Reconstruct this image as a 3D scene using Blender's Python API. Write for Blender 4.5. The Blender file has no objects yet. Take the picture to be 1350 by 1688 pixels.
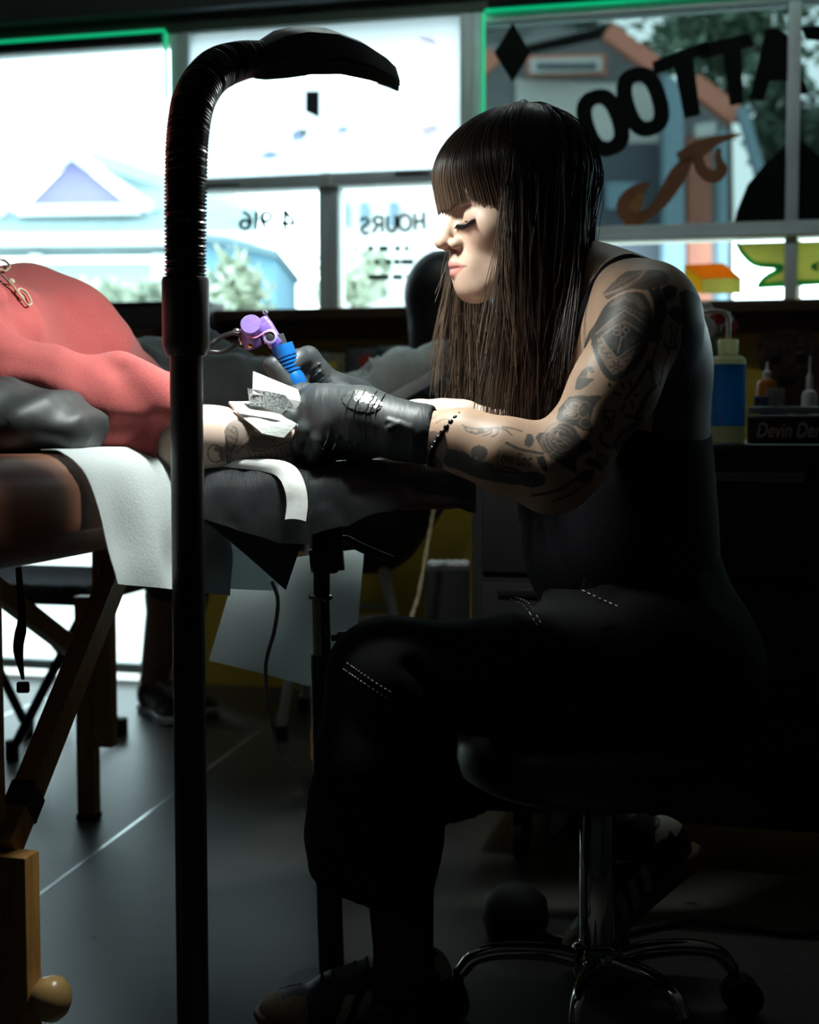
import bpy, bmesh, math, random
import numpy as np
from mathutils import Vector, Matrix

rng = np.random.default_rng(7)
random.seed(7)
SC = bpy.context.scene
COL = SC.collection

# ------------------------------------------------------------------ camera
CAM_H, PITCH = 0.80, math.radians(3.76)
FPX = 50 / 36 * 1688
cam = bpy.data.cameras.new('camera')
cam.lens, cam.sensor_width, cam.sensor_fit = 50, 36, 'AUTO'
cam.clip_start, cam.clip_end = 0.05, 200
cam.dof.use_dof, cam.dof.focus_distance, cam.dof.aperture_fstop = True, 1.76, 4.5
camo = bpy.data.objects.new('camera', cam)
camo.location = (0, 0, CAM_H)
camo.rotation_euler = (math.pi / 2 - PITCH, 0, 0)
COL.objects.link(camo)
SC.camera = camo

# ------------------------------------------------------------------ sky and exposure
SKY = 7.0
ADDED_TUBE = 27.0          # brightness of the added, unseen ceiling tube
w = bpy.data.worlds.new('sky')
SC.world = w
w.use_nodes = True
nt = w.node_tree
nt.nodes.clear()
o_ = nt.nodes.new('ShaderNodeOutputWorld')
b_ = nt.nodes.new('ShaderNodeBackground')
tc = nt.nodes.new('ShaderNodeTexCoord')
nz = nt.nodes.new('ShaderNodeTexNoise')
nz.inputs['Scale'].default_value = 3.0
cr = nt.nodes.new('ShaderNodeValToRGB')
cr.color_ramp.elements[0].color = (0.66, 0.90, 0.97, 1)
cr.color_ramp.elements[1].color = (0.86, 0.97, 1.0, 1)
nt.links.new(tc.outputs['Generated'], nz.inputs['Vector'])
nt.links.new(nz.outputs['Fac'], cr.inputs['Fac'])
nt.links.new(cr.outputs['Color'], b_.inputs['Color'])
b_.inputs['Strength'].default_value = SKY
nt.links.new(b_.outputs[0], o_.inputs[0])
SC.view_settings.view_transform = 'Standard'
SC.view_settings.look = 'None'
SC.view_settings.exposure = 0.0
SC.view_settings.gamma = 1.0
SC.view_settings.use_curve_mapping = False

# ------------------------------------------------------------------ geometry helpers
FWD = np.array([0, math.cos(PITCH), -math.sin(PITCH)])
UPV = np.array([0, math.sin(PITCH), math.cos(PITCH)])
RGT = np.array([1.0, 0, 0])
EYE = np.array([0, 0, CAM_H])
A14 = math.radians(14)
RU = np.array([math.cos(A14), -math.sin(A14), 0])     # room axes: along the window wall
RV = np.array([math.sin(A14), math.cos(A14), 0])      # towards the window wall
V3 = lambda *a: np.array(a, float)


def P(x, y, D):
    """world point at distance D (world Y) seen at photo pixel x, y"""
    r = FWD + RGT * (x - 675) / FPX - UPV * (y - 844) / FPX
    return EYE + r * D / r[1]


def W(u, v, z=0.0):
    return RU * u + RV * v + V3(0, 0, z)


def onwall(x, y, v=3.98):
    r = FWD + RGT * (x - 675) / FPX - UPV * (y - 844) / FPX
    p = EYE + r * (v / (r @ RV))
    return p @ RU, p[2]


def rotz(a):
    c, s = math.cos(a), math.sin(a)
    return np.array([[c, -s, 0], [s, c, 0], [0, 0, 1.0]])


ROOMR = rotz(-A14)


def unit(v):
    v = np.asarray(v, float)
    return v / (np.linalg.norm(v) + 1e-12)


def frame(d):
    d = unit(d)
    a = V3(0, 0, 1) if abs(d[2]) < 0.9 else V3(1, 0, 0)
    x = unit(np.cross(a, d))
    return np.array([x, np.cross(d, x), d])     # rows


def spline(pts, n):
    """Catmull-Rom through pts (any dimension), n samples"""
    pts = np.asarray(pts, float)
    if len(pts) < 3:
        t = np.linspace(0, 1, n)[:, None]
        return pts[0] * (1 - t) + pts[-1] * t
    q = np.vstack([2 * pts[0] - pts[1], pts, 2 * pts[-1] - pts[-2]])
    out = []
    for t in np.linspace(0, len(pts) - 1 - 1e-9, n):
        i = int(t); s = t - i
        a, b, c, d = q[i], q[i + 1], q[i + 2], q[i + 3]
        out.append(0.5 * (2 * b + (c - a) * s + (2 * a - 5 * b + 4 * c - d) * s * s + (3 * b - a - 3 * c + d) * s ** 3))
    return np.array(out)


_box_cache = {}


def rbox_data(s, bev, seg):
    key = (round(s[0], 5), round(s[1], 5), round(s[2], 5), bev, seg)
    if key not in _box_cache:
        bm = bmesh.new()
        bmesh.ops.create_cube(bm, size=1)
        for v in bm.verts:
            v.co = (v.co.x * s[0], v.co.y * s[1], v.co.z * s[2])
        if bev > 0:
            bmesh.ops.bevel(bm, geom=bm.edges[:], offset=min(bev, min(s) * 0.49), segments=seg, profile=0.5, affect='EDGES')
        bm.verts.index_update()
        _box_cache[key] = (np.array([v.co[:] for v in bm.verts]), [[v.index for v in f.verts] for f in bm.faces])
        bm.free()
    return _box_cache[key]


class MB:
    def __init__(self):
        self.v, self.f, self.n = [], [], 0

    def add(self, verts, faces):
        verts = np.asarray(verts, float)
        self.v.append(verts)
        self.f += [[i + self.n for i in f] for f in faces]
        self.n += len(verts)
        return self

    def box(self, c, s, R=None, bev=0.0, seg=2):
        v, f = rbox_data(s, bev, seg)
        if R is not None:
            v = v @ np.asarray(R).T
        return self.add(v + np.asarray(c, float), f)

    def rbar(self, a, b, w, h, bev=0.0, up=None):
        """rectangular bar from a to b"""
        a, b = np.asarray(a, float), np.asarray(b, float)
        d = unit(b - a)
        up = V3(0, 0, 1) if up is None else np.asarray(up, float)
        x = unit(np.cross(up, d)) if abs(up @ d) < 0.98 else unit(np.cross(V3(0, 1, 0), d))
        y = np.cross(d, x)
        R = np.array([x, y, d]).T
        return self.box((a + b) / 2, (w, h, np.linalg.norm(b - a)), R, bev)

    def tube(self, pts, r, n=12, cap=True):
        pts = np.asarray(pts, float)
        m = len(pts)
        r = np.full(m, r) if np.isscalar(r) else np.asarray(r, float)
        t = np.gradient(pts, axis=0)
        t /= np.linalg.norm(t, axis=1)[:, None] + 1e-12
        fr = frame(t[0])
        x = fr[0]
        ang = np.linspace(0, 2 * math.pi, n, endpoint=False)
        V = []
        for i in range(m):
            x = unit(x - t[i] * (x @ t[i]))
            y = np.cross(t[i], x)
            V.append(pts[i] + r[i] * (np.cos(ang)[:, None] * x + np.sin(ang)[:, None] * y))
        V = np.vstack(V)
        F = []
        for i in range(m - 1):
            for j in range(n):
                k = (j + 1) % n
                F.append([i * n + j, i * n + k, (i + 1) * n + k, (i + 1) * n + j])
        if cap:
            F.append(list(range(n))[::-1])
            F.append([(m - 1) * n + j for j in range(n)])
        return self.add(V, F)

    def cyl(self, a, b, r0, r1=None, n=20):
        return self.tube([a, b], [r0, r0 if r1 is None else r1], n)

    def lathe(self, prof, o, axis=(0, 0, 1), n=24):
        """prof: (radius, height) from the bottom up"""
        fr = frame(axis)
        pts = [np.asarray(o, float) + fr[2] * h for _, h in prof]
        V, m = [], len(prof)
        ang = np.linspace(0, 2 * math.pi, n, endpoint=False)
        for (r, h), p in zip(prof, pts):
            V.append(p + max(r, 1e-5) * (np.cos(ang)[:, None] * fr[0] + np.sin(ang)[:, None] * fr[1]))
        F = []
        for i in range(m - 1):
            for j in range(n):
                k = (j + 1) % n
                F.append([i * n + j, i * n + k, (i + 1) * n + k, (i + 1) * n + j])
        F.append(list(range(n))[::-1])
        F.append([(m - 1) * n + j for j in range(n)])
        return self.add(np.vstack(V), F)

    def ell(self, c, r, R=None, n=16, m=10):
        V, F = [], []
        for i in range(m + 1):
            th = math.pi * i / m
            for j in range(n):
                ph = 2 * math.pi * j / n
                V.append((math.sin(th) * math.cos(ph), math.sin(th) * math.sin(ph), math.cos(th)))
        for i in range(m):
            for j in range(n):
                k = (j + 1) % n
                F.append([i * n + j, (i + 1) * n + j, (i + 1) * n + k, i * n + k])
        V = np.array(V) * np.asarray(r if not np.isscalar(r) else (r, r, r))
        if R is not None:
            V = V @ np.asarray(R).T
        return self.add(V + np.asarray(c, float), F)

    def prism(self, poly, T, h0, h1):
        """poly of 2d points; T(a, b, h) -> world"""
        n = len(poly)
        V = [T(a, b, h0) for a, b in poly] + [T(a, b, h1) for a, b in poly]
        F = [list(range(n))[::-1], list(range(n, 2 * n))]
        F += [[i, (i + 1) % n, n + (i + 1) % n, n + i] for i in range(n)]
        return self.add(np.array(V), F)

    def ring(self, outer, inner, T, h0, h1):
        """two closed loops of equal count, extruded"""
        n = len(outer)
        V = [T(a, b, h0) for a, b in outer] + [T(a, b, h0) for a, b in inner] + [T(a, b, h1) for a, b in outer] + [T(a, b, h1) for a, b in inner]
        F = []
        for i in range(n):
            k = (i + 1) % n
            F += [[i, k, n + k, n + i], [2 * n + i, 3 * n + i, 3 * n + k, 2 * n + k], [i, 2 * n + i, 2 * n + k, k], [n + i, n + k, 3 * n + k, 3 * n + i]]
        return self.add(np.array(V), F)

    def sheet(self, grid, th=0.001):
        """grid (m, n, 3) of points made into a thin closed sheet"""
        g = np.asarray(grid, float)
        m, n = g.shape[:2]
        du = np.gradient(g, axis=0); dv = np.gradient(g, axis=1)
        nn = np.cross(du, dv)
        nn /= np.linalg.norm(nn, axis=2)[..., None] + 1e-12
        a = (g + nn * th / 2).reshape(-1, 3); b = (g - nn * th / 2).reshape(-1, 3)
        F = []
        N = m * n
        for i in range(m - 1):
            for j in range(n - 1):
                q = [i * n + j, (i + 1) * n + j, (i + 1) * n + j + 1, i * n + j + 1]
                F.append(q)
                F.append([N + k for k in q[::-1]])
        def side(ids):
            for p, q in zip(ids[:-1], ids[1:]):
                F.append([p, q, N + q, N + p])
        side([j for j in range(n)]); side([(m - 1) * n + j for j in range(n)][::-1])
        side([i * n for i in range(m)][::-1]); side([i * n + n - 1 for i in range(m)])
        return self.add(np.vstack([a, b]), F)

    def build(self, name, mat, parent=None, smooth=40, **tags):
        return mk(name, np.vstack(self.v), self.f, mat, parent, smooth, **tags)


BASE = {}


def mk(name, V, F, mat, parent=None, smooth=40, **tags):
    V = np.asarray(V, float)
    if parent is None:
        base = V3((V[:, 0].min() + V[:, 0].max()) / 2, (V[:, 1].min() + V[:, 1].max()) / 2, V[:, 2].min())
    else:
        base = BASE[parent]
    me = bpy.data.meshes.new(name)
    if isinstance(F, np.ndarray):
        n, c = F.shape
        me.vertices.add(len(V)); me.loops.add(n * c); me.polygons.add(n)
        me.vertices.foreach_set('co', (V - base).astype(np.float32).ravel())
        me.loops.foreach_set('vertex_index', F.astype(np.int32).ravel())
        me.polygons.foreach_set('loop_start', np.arange(0, n * c, c, dtype=np.int32))
        me.update(calc_edges=True)
    else:
        me.from_pydata((V - base).tolist(), [], F)
    me.validate()
    if smooth:
        me.polygons.foreach_set('use_smooth', np.ones(len(me.polygons), bool))
        if smooth < 180:
            me.set_sharp_from_angle(angle=math.radians(smooth))
    if mat is not None:
        me.materials.append(mat)
    o = bpy.data.objects.new(name, me)
    COL.objects.link(o)
    if parent is None:
        o.location = base
    else:
        o.parent = parent
    BASE[o] = base
    for k, v in tags.items():
        o[{'cat': 'category'}.get(k, k)] = v
    return o


def thing(name, label, cat, loc, group=None):
    o = bpy.data.objects.new(name, None)
    COL.objects.link(o)
    o.empty_display_size = 0.05
    o.location = [float(c) for c in loc]
    BASE[o] = np.asarray(loc, float)
    o['label'], o['category'] = label, cat
    if group:
        o['group'] = group
    return o


def copy_tree(o, parent=None, shift=(0, 0, 0)):
    c = o.copy()
    COL.objects.link(c)
    c.parent = parent
    BASE[c] = BASE[o] + (np.asarray(shift, float) if parent is None else BASE[parent] - BASE[o])
    if parent is None:
        c.location = o.location + Vector(shift)
    for ch in list(o.children):
        copy_tree(ch, c)
    return c


# ------------------------------------------------------------------ implicit surfaces for bodies and cloth
class SDF:
    def __init__(self, res):
        self.res, self.ops = res, []
        self.lo, self.hi = np.full(3, 1e9), np.full(3, -1e9)

    def _grow(self, lo, hi, sub):
        if not sub:
            self.lo = np.minimum(self.lo, lo); self.hi = np.maximum(self.hi, hi)

    def cap(self, a, b, ra, rb=None, k=0.02, sub=False, stretch=None):
        """tapered capsule; stretch = (axis, factor) flattens or widens it"""
        a, b = np.asarray(a, float), np.asarray(b, float)
        rb = ra if rb is None else rb
        m = max(ra, rb) * (max(1, stretch[1]) if stretch else 1)
        lo, hi = np.minimum(a, b) - m, np.maximum(a, b) + m
        self._grow(lo, hi, sub)

        def fn(p):
            q = p - a; ba = b - a
            if stretch:
                ax = unit(stretch[0])
                q = q - (q @ ax)[..., None] * ax * (1 - 1 / stretch[1])
                ba = ba - (ba @ ax) * ax * (1 - 1 / stretch[1])
            t = np.clip((q @ ba) / (ba @ ba + 1e-12), 0, 1)
            d = np.linalg.norm(q - t[..., None] * ba, axis=-1) - (ra + (rb - ra) * t)
            return d * (min(1, stretch[1]) if stretch else 1)
        self.ops.append((fn, lo, hi, k, sub))
        return self

    def chain(self, pts, rad, k=0.015, **kw):
        for i in range(len(pts) - 1):
            self.cap(pts[i], pts[i + 1], rad[i], rad[i + 1], k, **kw)
        return self

    def ell(self, c, r, R=None, k=0.02, sub=False):
        c = np.asarray(c, float)
        r = np.asarray((r, r, r) if np.isscalar(r) else r, float)
        m = r.max() if R is not None else r
        lo, hi = c - m, c + m
        self._grow(lo, hi, sub)

        def fn(p):
            q = p - c
            if R is not None:
                q = q @ np.asarray(R)        # columns of R are the axes
            k0 = np.linalg.norm(q / r, axis=-1)
            k1 = np.linalg.norm(q / (r * r), axis=-1) + 1e-9
            return k0 * (k0 - 1) / k1
        self.ops.append((fn, lo, hi, k, sub))
        return self

    def cut(self, o, n, k=0.002):
        """remove the half space on the side n points to"""
        o, n = np.asarray(o, float), unit(n)
        self.ops.append((lambda p: -((p - o) @ n), None, None, k, True))
        return self

    def func(self, fn, full=False):
        self.ops.append((fn, None, None, 0, 'F' if full else 'f'))
        return self

    def mesh(self):
        h = self.res
        lo, hi = self.lo - 4 * h - 0.004, self.hi + 4 * h + 0.004
        n = np.ceil((hi - lo) / h).astype(int) + 1
        ax = [(lo[i] + h * np.arange(n[i])).astype(np.float32) for i in range(3)]
        V = np.full(n, 0.2, np.float32)
        for fn, plo, phi, k, sub in self.ops:
            if plo is None:
                sl = (slice(None),) * 3
            else:
                m = max(k, 0.0) + 4 * h
                i0 = np.clip(((plo - m - lo) / h).astype(int), 0, n - 1)
                i1 = np.clip(((phi + m - lo) / h).astype(int) + 2, 1, n)
                sl = tuple(slice(i0[i], i1[i]) for i in range(3))
            g = np.stack(np.meshgrid(ax[0][sl[0]], ax[1][sl[1]], ax[2][sl[2]], indexing='ij'), -1)
            a = V[sl]
            if sub == 'F':
                V[sl] = fn(g, a)
                continue
            if sub == 'f':
                near = np.abs(a) < .03
                V[near] = fn(g[near], a[near])
                continue
            d = fn(g).astype(np.float32)
            if sub:
                b = -d
                kk = max(k, 1e-6)
                hh = np.clip(0.5 - 0.5 * (a - b) / kk, 0, 1)
                V[sl] = a * (1 - hh) + b * hh + kk * hh * (1 - hh)
            else:
                kk = max(k, 1e-6)
                hh = np.clip(0.5 + 0.5 * (a - d) / kk, 0, 1)
                V[sl] = a * (1 - hh) + d * hh - kk * hh * (1 - hh)
        return nets(V, lo, h)


def nets(V, lo, h):
    """naive surface nets"""
    s = V < 0
    nx, ny, nz_ = V.shape
    c = np.zeros((nx - 1, ny - 1, nz_ - 1), np.uint8)
    for dx in (0, 1):
        for dy in (0, 1):
            for dz in (0, 1):
                c += s[dx:nx - 1 + dx, dy:ny - 1 + dy, dz:nz_ - 1 + dz]
    act = np.argwhere((c > 0) & (c < 8))
    idx = np.full(c.shape, -1, np.int64)
    idx[act[:, 0], act[:, 1], act[:, 2]] = np.arange(len(act))
    acc = np.zeros((len(act), 3)); cnt = np.zeros(len(act))
    cor = [(dx, dy, dz) for dx in (0, 1) for dy in (0, 1) for dz in (0, 1)]
    val = {q: V[act[:, 0] + q[0], act[:, 1] + q[1], act[:, 2] + q[2]].astype(float) for q in cor}
    for q in cor:
        for a in range(3):
            if q[a] == 0:
                r = list(q); r[a] = 1; r = tuple(r)
                v0, v1 = val[q], val[r]
                m = (v0 < 0) != (v1 < 0)
                t = np.where(m, v0 / np.where(m, v0 - v1, 1), 0)
                p = np.tile(np.array(q, float), (len(act), 1))
                p[:, a] += t
                acc += p * m[:, None]; cnt += m
    verts = lo + h * (act + acc / cnt[:, None])
    faces = []
    for a in range(3):
        b, d = (a + 1) % 3, (a + 2) % 3
        sl0 = [slice(None)] * 3; sl1 = [slice(None)] * 3
        sl0[a] = slice(0, -1); sl1[a] = slice(1, None)
        for ax_ in (b, d):
            sl0[ax_] = slice(1, -1); sl1[ax_] = slice(1, -1)
        s0, s1 = s[tuple(sl0)], s[tuple(sl1)]
        e = np.argwhere(s0 != s1)
        if not len(e):
            continue
        flip = s0[e[:, 0], e[:, 1], e[:, 2]]
        e = e.copy(); e[:, b] += 1; e[:, d] += 1
        def cell(ob, od):
            q = e.copy(); q[:, b] -= ob; q[:, d] -= od
            return idx[q[:, 0], q[:, 1], q[:, 2]]
        quad = np.stack([cell(1, 1), cell(0, 1), cell(0, 0), cell(1, 0)], 1)
        quad[~flip] = quad[~flip][:, ::-1]
        faces.append(quad)
    return verts, np.vstack(faces)


def join_meshes(parts):
    V, F, n = [], [], 0
    for v, f in parts:
        V.append(v); F += (np.asarray(f) + n).tolist() if isinstance(f, np.ndarray) else [[i + n for i in q] for q in f]
        n += len(v)
    return np.vstack(V), F


def vnoise(p, scale, seed=0):
    """smooth value noise for numpy points"""
    r = np.random.default_rng(seed)
    T = r.random((16, 16, 16))
    q = np.asarray(p) * scale
    i = np.floor(q).astype(int); f = q - i
    f = f * f * (3 - 2 * f)
    out = 0
    for dx in (0, 1):
        for dy in (0, 1):
            for dz in (0, 1):
                ww = (f[..., 0] if dx else 1 - f[..., 0]) * (f[..., 1] if dy else 1 - f[..., 1]) * (f[..., 2] if dz else 1 - f[..., 2])
                out = out + ww * T[(i[..., 0] + dx) % 16, (i[..., 1] + dy) % 16, (i[..., 2] + dz) % 16]
    return out * 2 - 1


# ------------------------------------------------------------------ materials
MATS = {}


def mat(name, color, rough=0.6, metal=0.0, spec=0.5, var=0.0, vscale=20.0, bump=0.0, bscale=200.0, coat=0.0, emit=None, estr=0.0, attr=None, sheen=0.0, stretch=None, sss=0.0):
    """principled material with procedural colour variation and fine relief"""
    if name in MATS:
        return MATS[name]
    m = bpy.data.materials.new(name)
    m.use_nodes = True
    n = m.node_tree
    p = n.nodes['Principled BSDF']
    p.inputs['Base Color'].default_value = (*color, 1)
    p.inputs['Roughness'].default_value = rough
    p.inputs['Metallic'].default_value = metal
    p.inputs['Specular IOR Level'].default_value = spec
    p.inputs['Coat Weight'].default_value = coat
    p.inputs['Sheen Weight'].default_value = sheen
    if sss:
        p.inputs['Subsurface Weight'].default_value = sss
        p.inputs['Subsurface Radius'].default_value = (0.006, 0.003, 0.002)
        p.inputs['Subsurface Scale'].default_value = 1.0
    if emit:
        p.inputs['Emission Color'].default_value = (*emit, 1)
        p.inputs['Emission Strength'].default_value = estr
    co = n.nodes.new('ShaderNodeTexCoord')
    src = co.outputs['Object']
    if stretch:
        mp = n.nodes.new('ShaderNodeMapping')
        mp.inputs['Scale'].default_value = stretch
        n.links.new(src, mp.inputs['Vector'])
        src = mp.outputs['Vector']
    colsrc = None
    if attr:
        at = n.nodes.new('ShaderNodeAttribute')
        at.attribute_name = attr
        colsrc = at.outputs['Color']
        n.links.new(colsrc, p.inputs['Base Color'])
    if var > 0:
        t = n.nodes.new('ShaderNodeTexNoise')
        t.inputs['Scale'].default_value = vscale
        t.inputs['Detail'].default_value = 5
        n.links.new(src, t.inputs['Vector'])
        mx = n.nodes.new('ShaderNodeMix')
        mx.data_type = 'RGBA'
        mx.blend_type = 'MULTIPLY'
        mx.inputs[0].default_value = 1.0
        rp = n.nodes.new('ShaderNodeValToRGB')
        rp.color_ramp.elements[0].position = 0.3
        rp.color_ramp.elements[1].position = 0.7
        lo, hi = 1 - var, 1 + var * 0.5
        rp.color_ramp.elements[0].color = (lo, lo, lo, 1)
        rp.color_ramp.elements[1].color = (hi, hi, hi, 1)
        n.links.new(t.outputs['Fac'], rp.inputs['Fac'])
        if colsrc:
            n.links.new(colsrc, mx.inputs[6])
        else:
            mx.inputs[6].default_value = (*color, 1)
        n.links.new(rp.outputs['Color'], mx.inputs[7])
        n.links.new(mx.outputs[2], p.inputs['Base Color'])
    if bump > 0:
        t2 = n.nodes.new('ShaderNodeTexNoise')
        t2.inputs['Scale'].default_value = bscale
        t2.inputs['Detail'].default_value = 4
        n.links.new(src, t2.inputs['Vector'])
        bp = n.nodes.new('ShaderNodeBump')
        bp.inputs['Strength'].default_value = bump
        bp.inputs['Distance'].default_value = 0.002
        n.links.new(t2.outputs['Fac'], bp.inputs['Height'])
        n.links.new(bp.outputs['Normal'], p.inputs['Normal'])
    MATS[name] = m
    return m


def glass_mat(name, tint, refl=1.0):
    if name in MATS:
        return MATS[name]
    m = bpy.data.materials.new(name)
    m.use_nodes = True
    n = m.node_tree
    n.nodes.clear()
    out = n.nodes.new('ShaderNodeOutputMaterial')
    tr = n.nodes.new('ShaderNodeBsdfTransparent')
    tr.inputs['Color'].default_value = (*tint, 1)
    gl = n.nodes.new('ShaderNodeBsdfGlossy')
    gl.inputs['Roughness'].default_value = 0.02
    fr = n.nodes.new('ShaderNodeFresnel')
    fr.inputs['IOR'].default_value = 1.25
    mx = n.nodes.new('ShaderNodeMixShader')
    n.links.new(fr.outputs[0], mx.inputs[0])
    n.links.new(tr.outputs[0], mx.inputs[1])
    n.links.new(gl.outputs[0], mx.inputs[2])
    n.links.new(mx.outputs[0], out.inputs[0])
    MATS[name] = m
    return m


def paper_mat(name, color, trans):
    """thin paper or cloth that lets light through"""
    if name in MATS:
        return MATS[name]
    m = bpy.data.materials.new(name)
    m.use_nodes = True
    n = m.node_tree
    n.nodes.clear()
    out = n.nodes.new('ShaderNodeOutputMaterial')
    co = n.nodes.new('ShaderNodeTexCoord')
    t = n.nodes.new('ShaderNodeTexNoise')
    t.inputs['Scale'].default_value = 260
    t.inputs['Detail'].default_value = 3
    n.links.new(co.outputs['Object'], t.inputs['Vector'])
    bp = n.nodes.new('ShaderNodeBump')
    bp.inputs['Strength'].default_value = 0.35
    bp.inputs['Distance'].default_value = 0.002
    n.links.new(t.outputs['Fac'], bp.inputs['Height'])
    d = n.nodes.new('ShaderNodeBsdfDiffuse')
    d.inputs['Color'].default_value = (*color, 1)
    tl = n.nodes.new('ShaderNodeBsdfTranslucent')
    tl.inputs['Color'].default_value = (*color, 1)
    n.links.new(bp.outputs[0], d.inputs['Normal'])
    mx = n.nodes.new('ShaderNodeMixShader')
    mx.inputs[0].default_value = trans
    n.links.new(d.outputs[0], mx.inputs[1])
    n.links.new(tl.outputs[0], mx.inputs[2])
    n.links.new(mx.outputs[0], out.inputs[0])
    MATS[name] = m
    return m


def rib_mat(name, color, rough, period, axis, bump):
    """ribbed or corded surface: bands along one object axis"""
    m = mat(name, color, rough, var=0.15, vscale=30)
    n = m.node_tree
    co = n.nodes.new('ShaderNodeTexCoord')
    wv = n.nodes.new('ShaderNodeTexWave')
    wv.wave_type = 'BANDS'
    wv.bands_direction = axis
    wv.inputs['Scale'].default_value = 1 / period * 0.314 * 1.0
    wv.inputs['Distortion'].default_value = 0.6
    wv.inputs['Detail'].default_value = 1
    n.links.new(co.outputs['Object'], wv.inputs['Vector'])
    bp = n.nodes.new('ShaderNodeBump')
    bp.inputs['Strength'].default_value = bump
    bp.inputs['Distance'].default_value = 0.002
    n.links.new(wv.outputs['Fac'], bp.inputs['Height'])
    n.links.new(bp.outputs[0], n.nodes['Principled BSDF'].inputs['Normal'])
    return m


M_black = mat('black_plastic', (0.012, 0.012, 0.013), 0.38, var=0.2, vscale=40)
M_matte = mat('matte_black', (0.008, 0.008, 0.009), 0.7, var=0.2, vscale=30)
M_chrome = mat('chrome', (0.62, 0.62, 0.62), 0.08, 1.0, var=0.08, vscale=12)
M_steel = mat('brushed_steel', (0.45, 0.46, 0.47), 0.3, 1.0, var=0.15, vscale=60)
M_rubber = mat('rubber', (0.012, 0.012, 0.012), 0.8, var=0.2)
M_wood = mat('honey_wood', (0.42, 0.21, 0.06), 0.4, var=0.35, vscale=6, stretch=(30, 30, 2), bump=0.1, bscale=20)
M_darkwood = mat('dark_wood', (0.075, 0.04, 0.02), 0.5, var=0.4, vscale=6, stretch=(2, 20, 20))
M_frame = mat('window_frame_paint', (0.72, 0.83, 0.85), 0.5, var=0.1, vscale=8)
M_black_denim = mat('black_denim', (0.006, 0.006, 0.0065), 0.9, var=0.3, vscale=60, bump=0.4, bscale=900, spec=0.2)
M_white = mat('white_paint', (0.75, 0.76, 0.74), 0.5, var=0.06, vscale=10)
M_glass = glass_mat('clear_glass', (0.93, 0.97, 0.97))
M_tint = glass_mat('tinted_glass', (0.32, 0.36, 0.355))
M_led = mat('green_led', (0.1, 0.5, 0.3), 0.5, emit=(0.0, 0.55, 0.22), estr=0.8, var=0.05)
M_stitch = mat('white_thread', (0.6, 0.57, 0.5), 0.8, var=0.1)

# ------------------------------------------------------------------ the room
WV = 3.98                                  # inner face of the window wall
U0, U1, V0 = -3.2, 2.6, -2.6               # room extent along the wall, and behind the camera
M_floor = mat('polished_concrete', (0.080, 0.074, 0.068), 0.40, spec=0.35, var=0.45, vscale=2.2, bump=0.06, bscale=25)
def floor_stains(m_):
    """dark scuffs and chips in the concrete"""
    n_ = m_.node_tree
    p_ = n_.nodes['Principled BSDF']
    src_ = p_.inputs['Base Color'].links[0].from_socket
    co_ = n_.nodes.new('ShaderNodeTexCoord')
    t_ = n_.nodes.new('ShaderNodeTexNoise'); t_.inputs['Scale'].default_value = 26; t_.inputs['Detail'].default_value = 4
    l_ = n_.nodes.new('ShaderNodeTexNoise'); l_.inputs['Scale'].default_value = 2.2
    r_ = n_.nodes.new('ShaderNodeValToRGB'); r_.color_ramp.elements[0].position = .66; r_.color_ramp.elements[1].position = .72
    s_ = n_.nodes.new('ShaderNodeValToRGB'); s_.color_ramp.elements[0].position = .48; s_.color_ramp.elements[1].position = .60
    mu = n_.nodes.new('ShaderNodeMath'); mu.operation = 'MULTIPLY'
    mx_ = n_.nodes.new('ShaderNodeMix'); mx_.data_type = 'RGBA'
    mx_.inputs[7].default_value = (.012, .011, .010, 1)
    n_.links.new(co_.outputs['Object'], t_.inputs['Vector']); n_.links.new(co_.outputs['Object'], l_.inputs['Vector'])
    n_.links.new(t_.outputs['Fac'], r_.inputs['Fac']); n_.links.new(l_.outputs['Fac'], s_.inputs['Fac'])
    n_.links.new(r_.outputs['Color'], mu.inputs[0]); n_.links.new(s_.outputs['Color'], mu.inputs[1])
    n_.links.new(mu.outputs[0], mx_.inputs[0]); n_.links.new(src_, mx_.inputs[6]); n_.links.new(mx_.outputs[2], p_.inputs['Base Color'])
floor_stains(M_floor)
M_wallgreen = mat('dark_green_wall', (0.055, 0.085, 0.06), 0.6, var=0.1, vscale=3)
M_walldark = mat('charcoal_wall', (0.035, 0.035, 0.036), 0.7, var=0.15, vscale=3)
M_yellow = mat('mustard_wall', (0.62, 0.42, 0.04), 0.6, var=0.12, vscale=5)
M_ceil = mat('ceiling_paint', (0.55, 0.57, 0.54), 0.8, var=0.1, vscale=4)


def wbox(mb, u0, u1, v0, v1, z0, z1, bev=0.0):
    mb.box(W((u0 + u1) / 2, (v0 + v1) / 2, (z0 + z1) / 2), (u1 - u0, v1 - v0, z1 - z0), ROOMR, bev)
    return mb


# concrete slabs with joints between them
mb = MB(); wbox(mb, U0 - 0.1, U1 + 0.1, V0 - 0.1, WV + 0.1, -0.12, -0.03)
floor = mb.build('floor', M_floor, kind='structure', label='grey polished concrete floor slabs with thin pale joints')
JT = [(-1.165, -1.285), (-1.965, -1.99)]      # joint lines: u at v = 2.0 and at v = 4.0
def ju(i, v):
    a, b = JT[i]
    return a + (b - a) * (v - 2.0) / 2.0
def slab(l, r):
    g = 0.004
    pts = []
    for v in (V0, WV):
        a = U0 if l is None else ju(l, v) + g
        b = U1 if r is None else ju(r, v) - g
        pts.append((a, b))
    poly = [(pts[0][0], V0), (pts[0][1], V0), (pts[1][1], WV), (pts[1][0], WV)]
    m = MB(); m.prism(poly, lambda a, b, h: W(a, b, h), -0.03, 0.0)
    return m.build('slab', M_floor, floor, 0)
slab(None, 1); slab(1, 0); slab(0, None)
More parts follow.
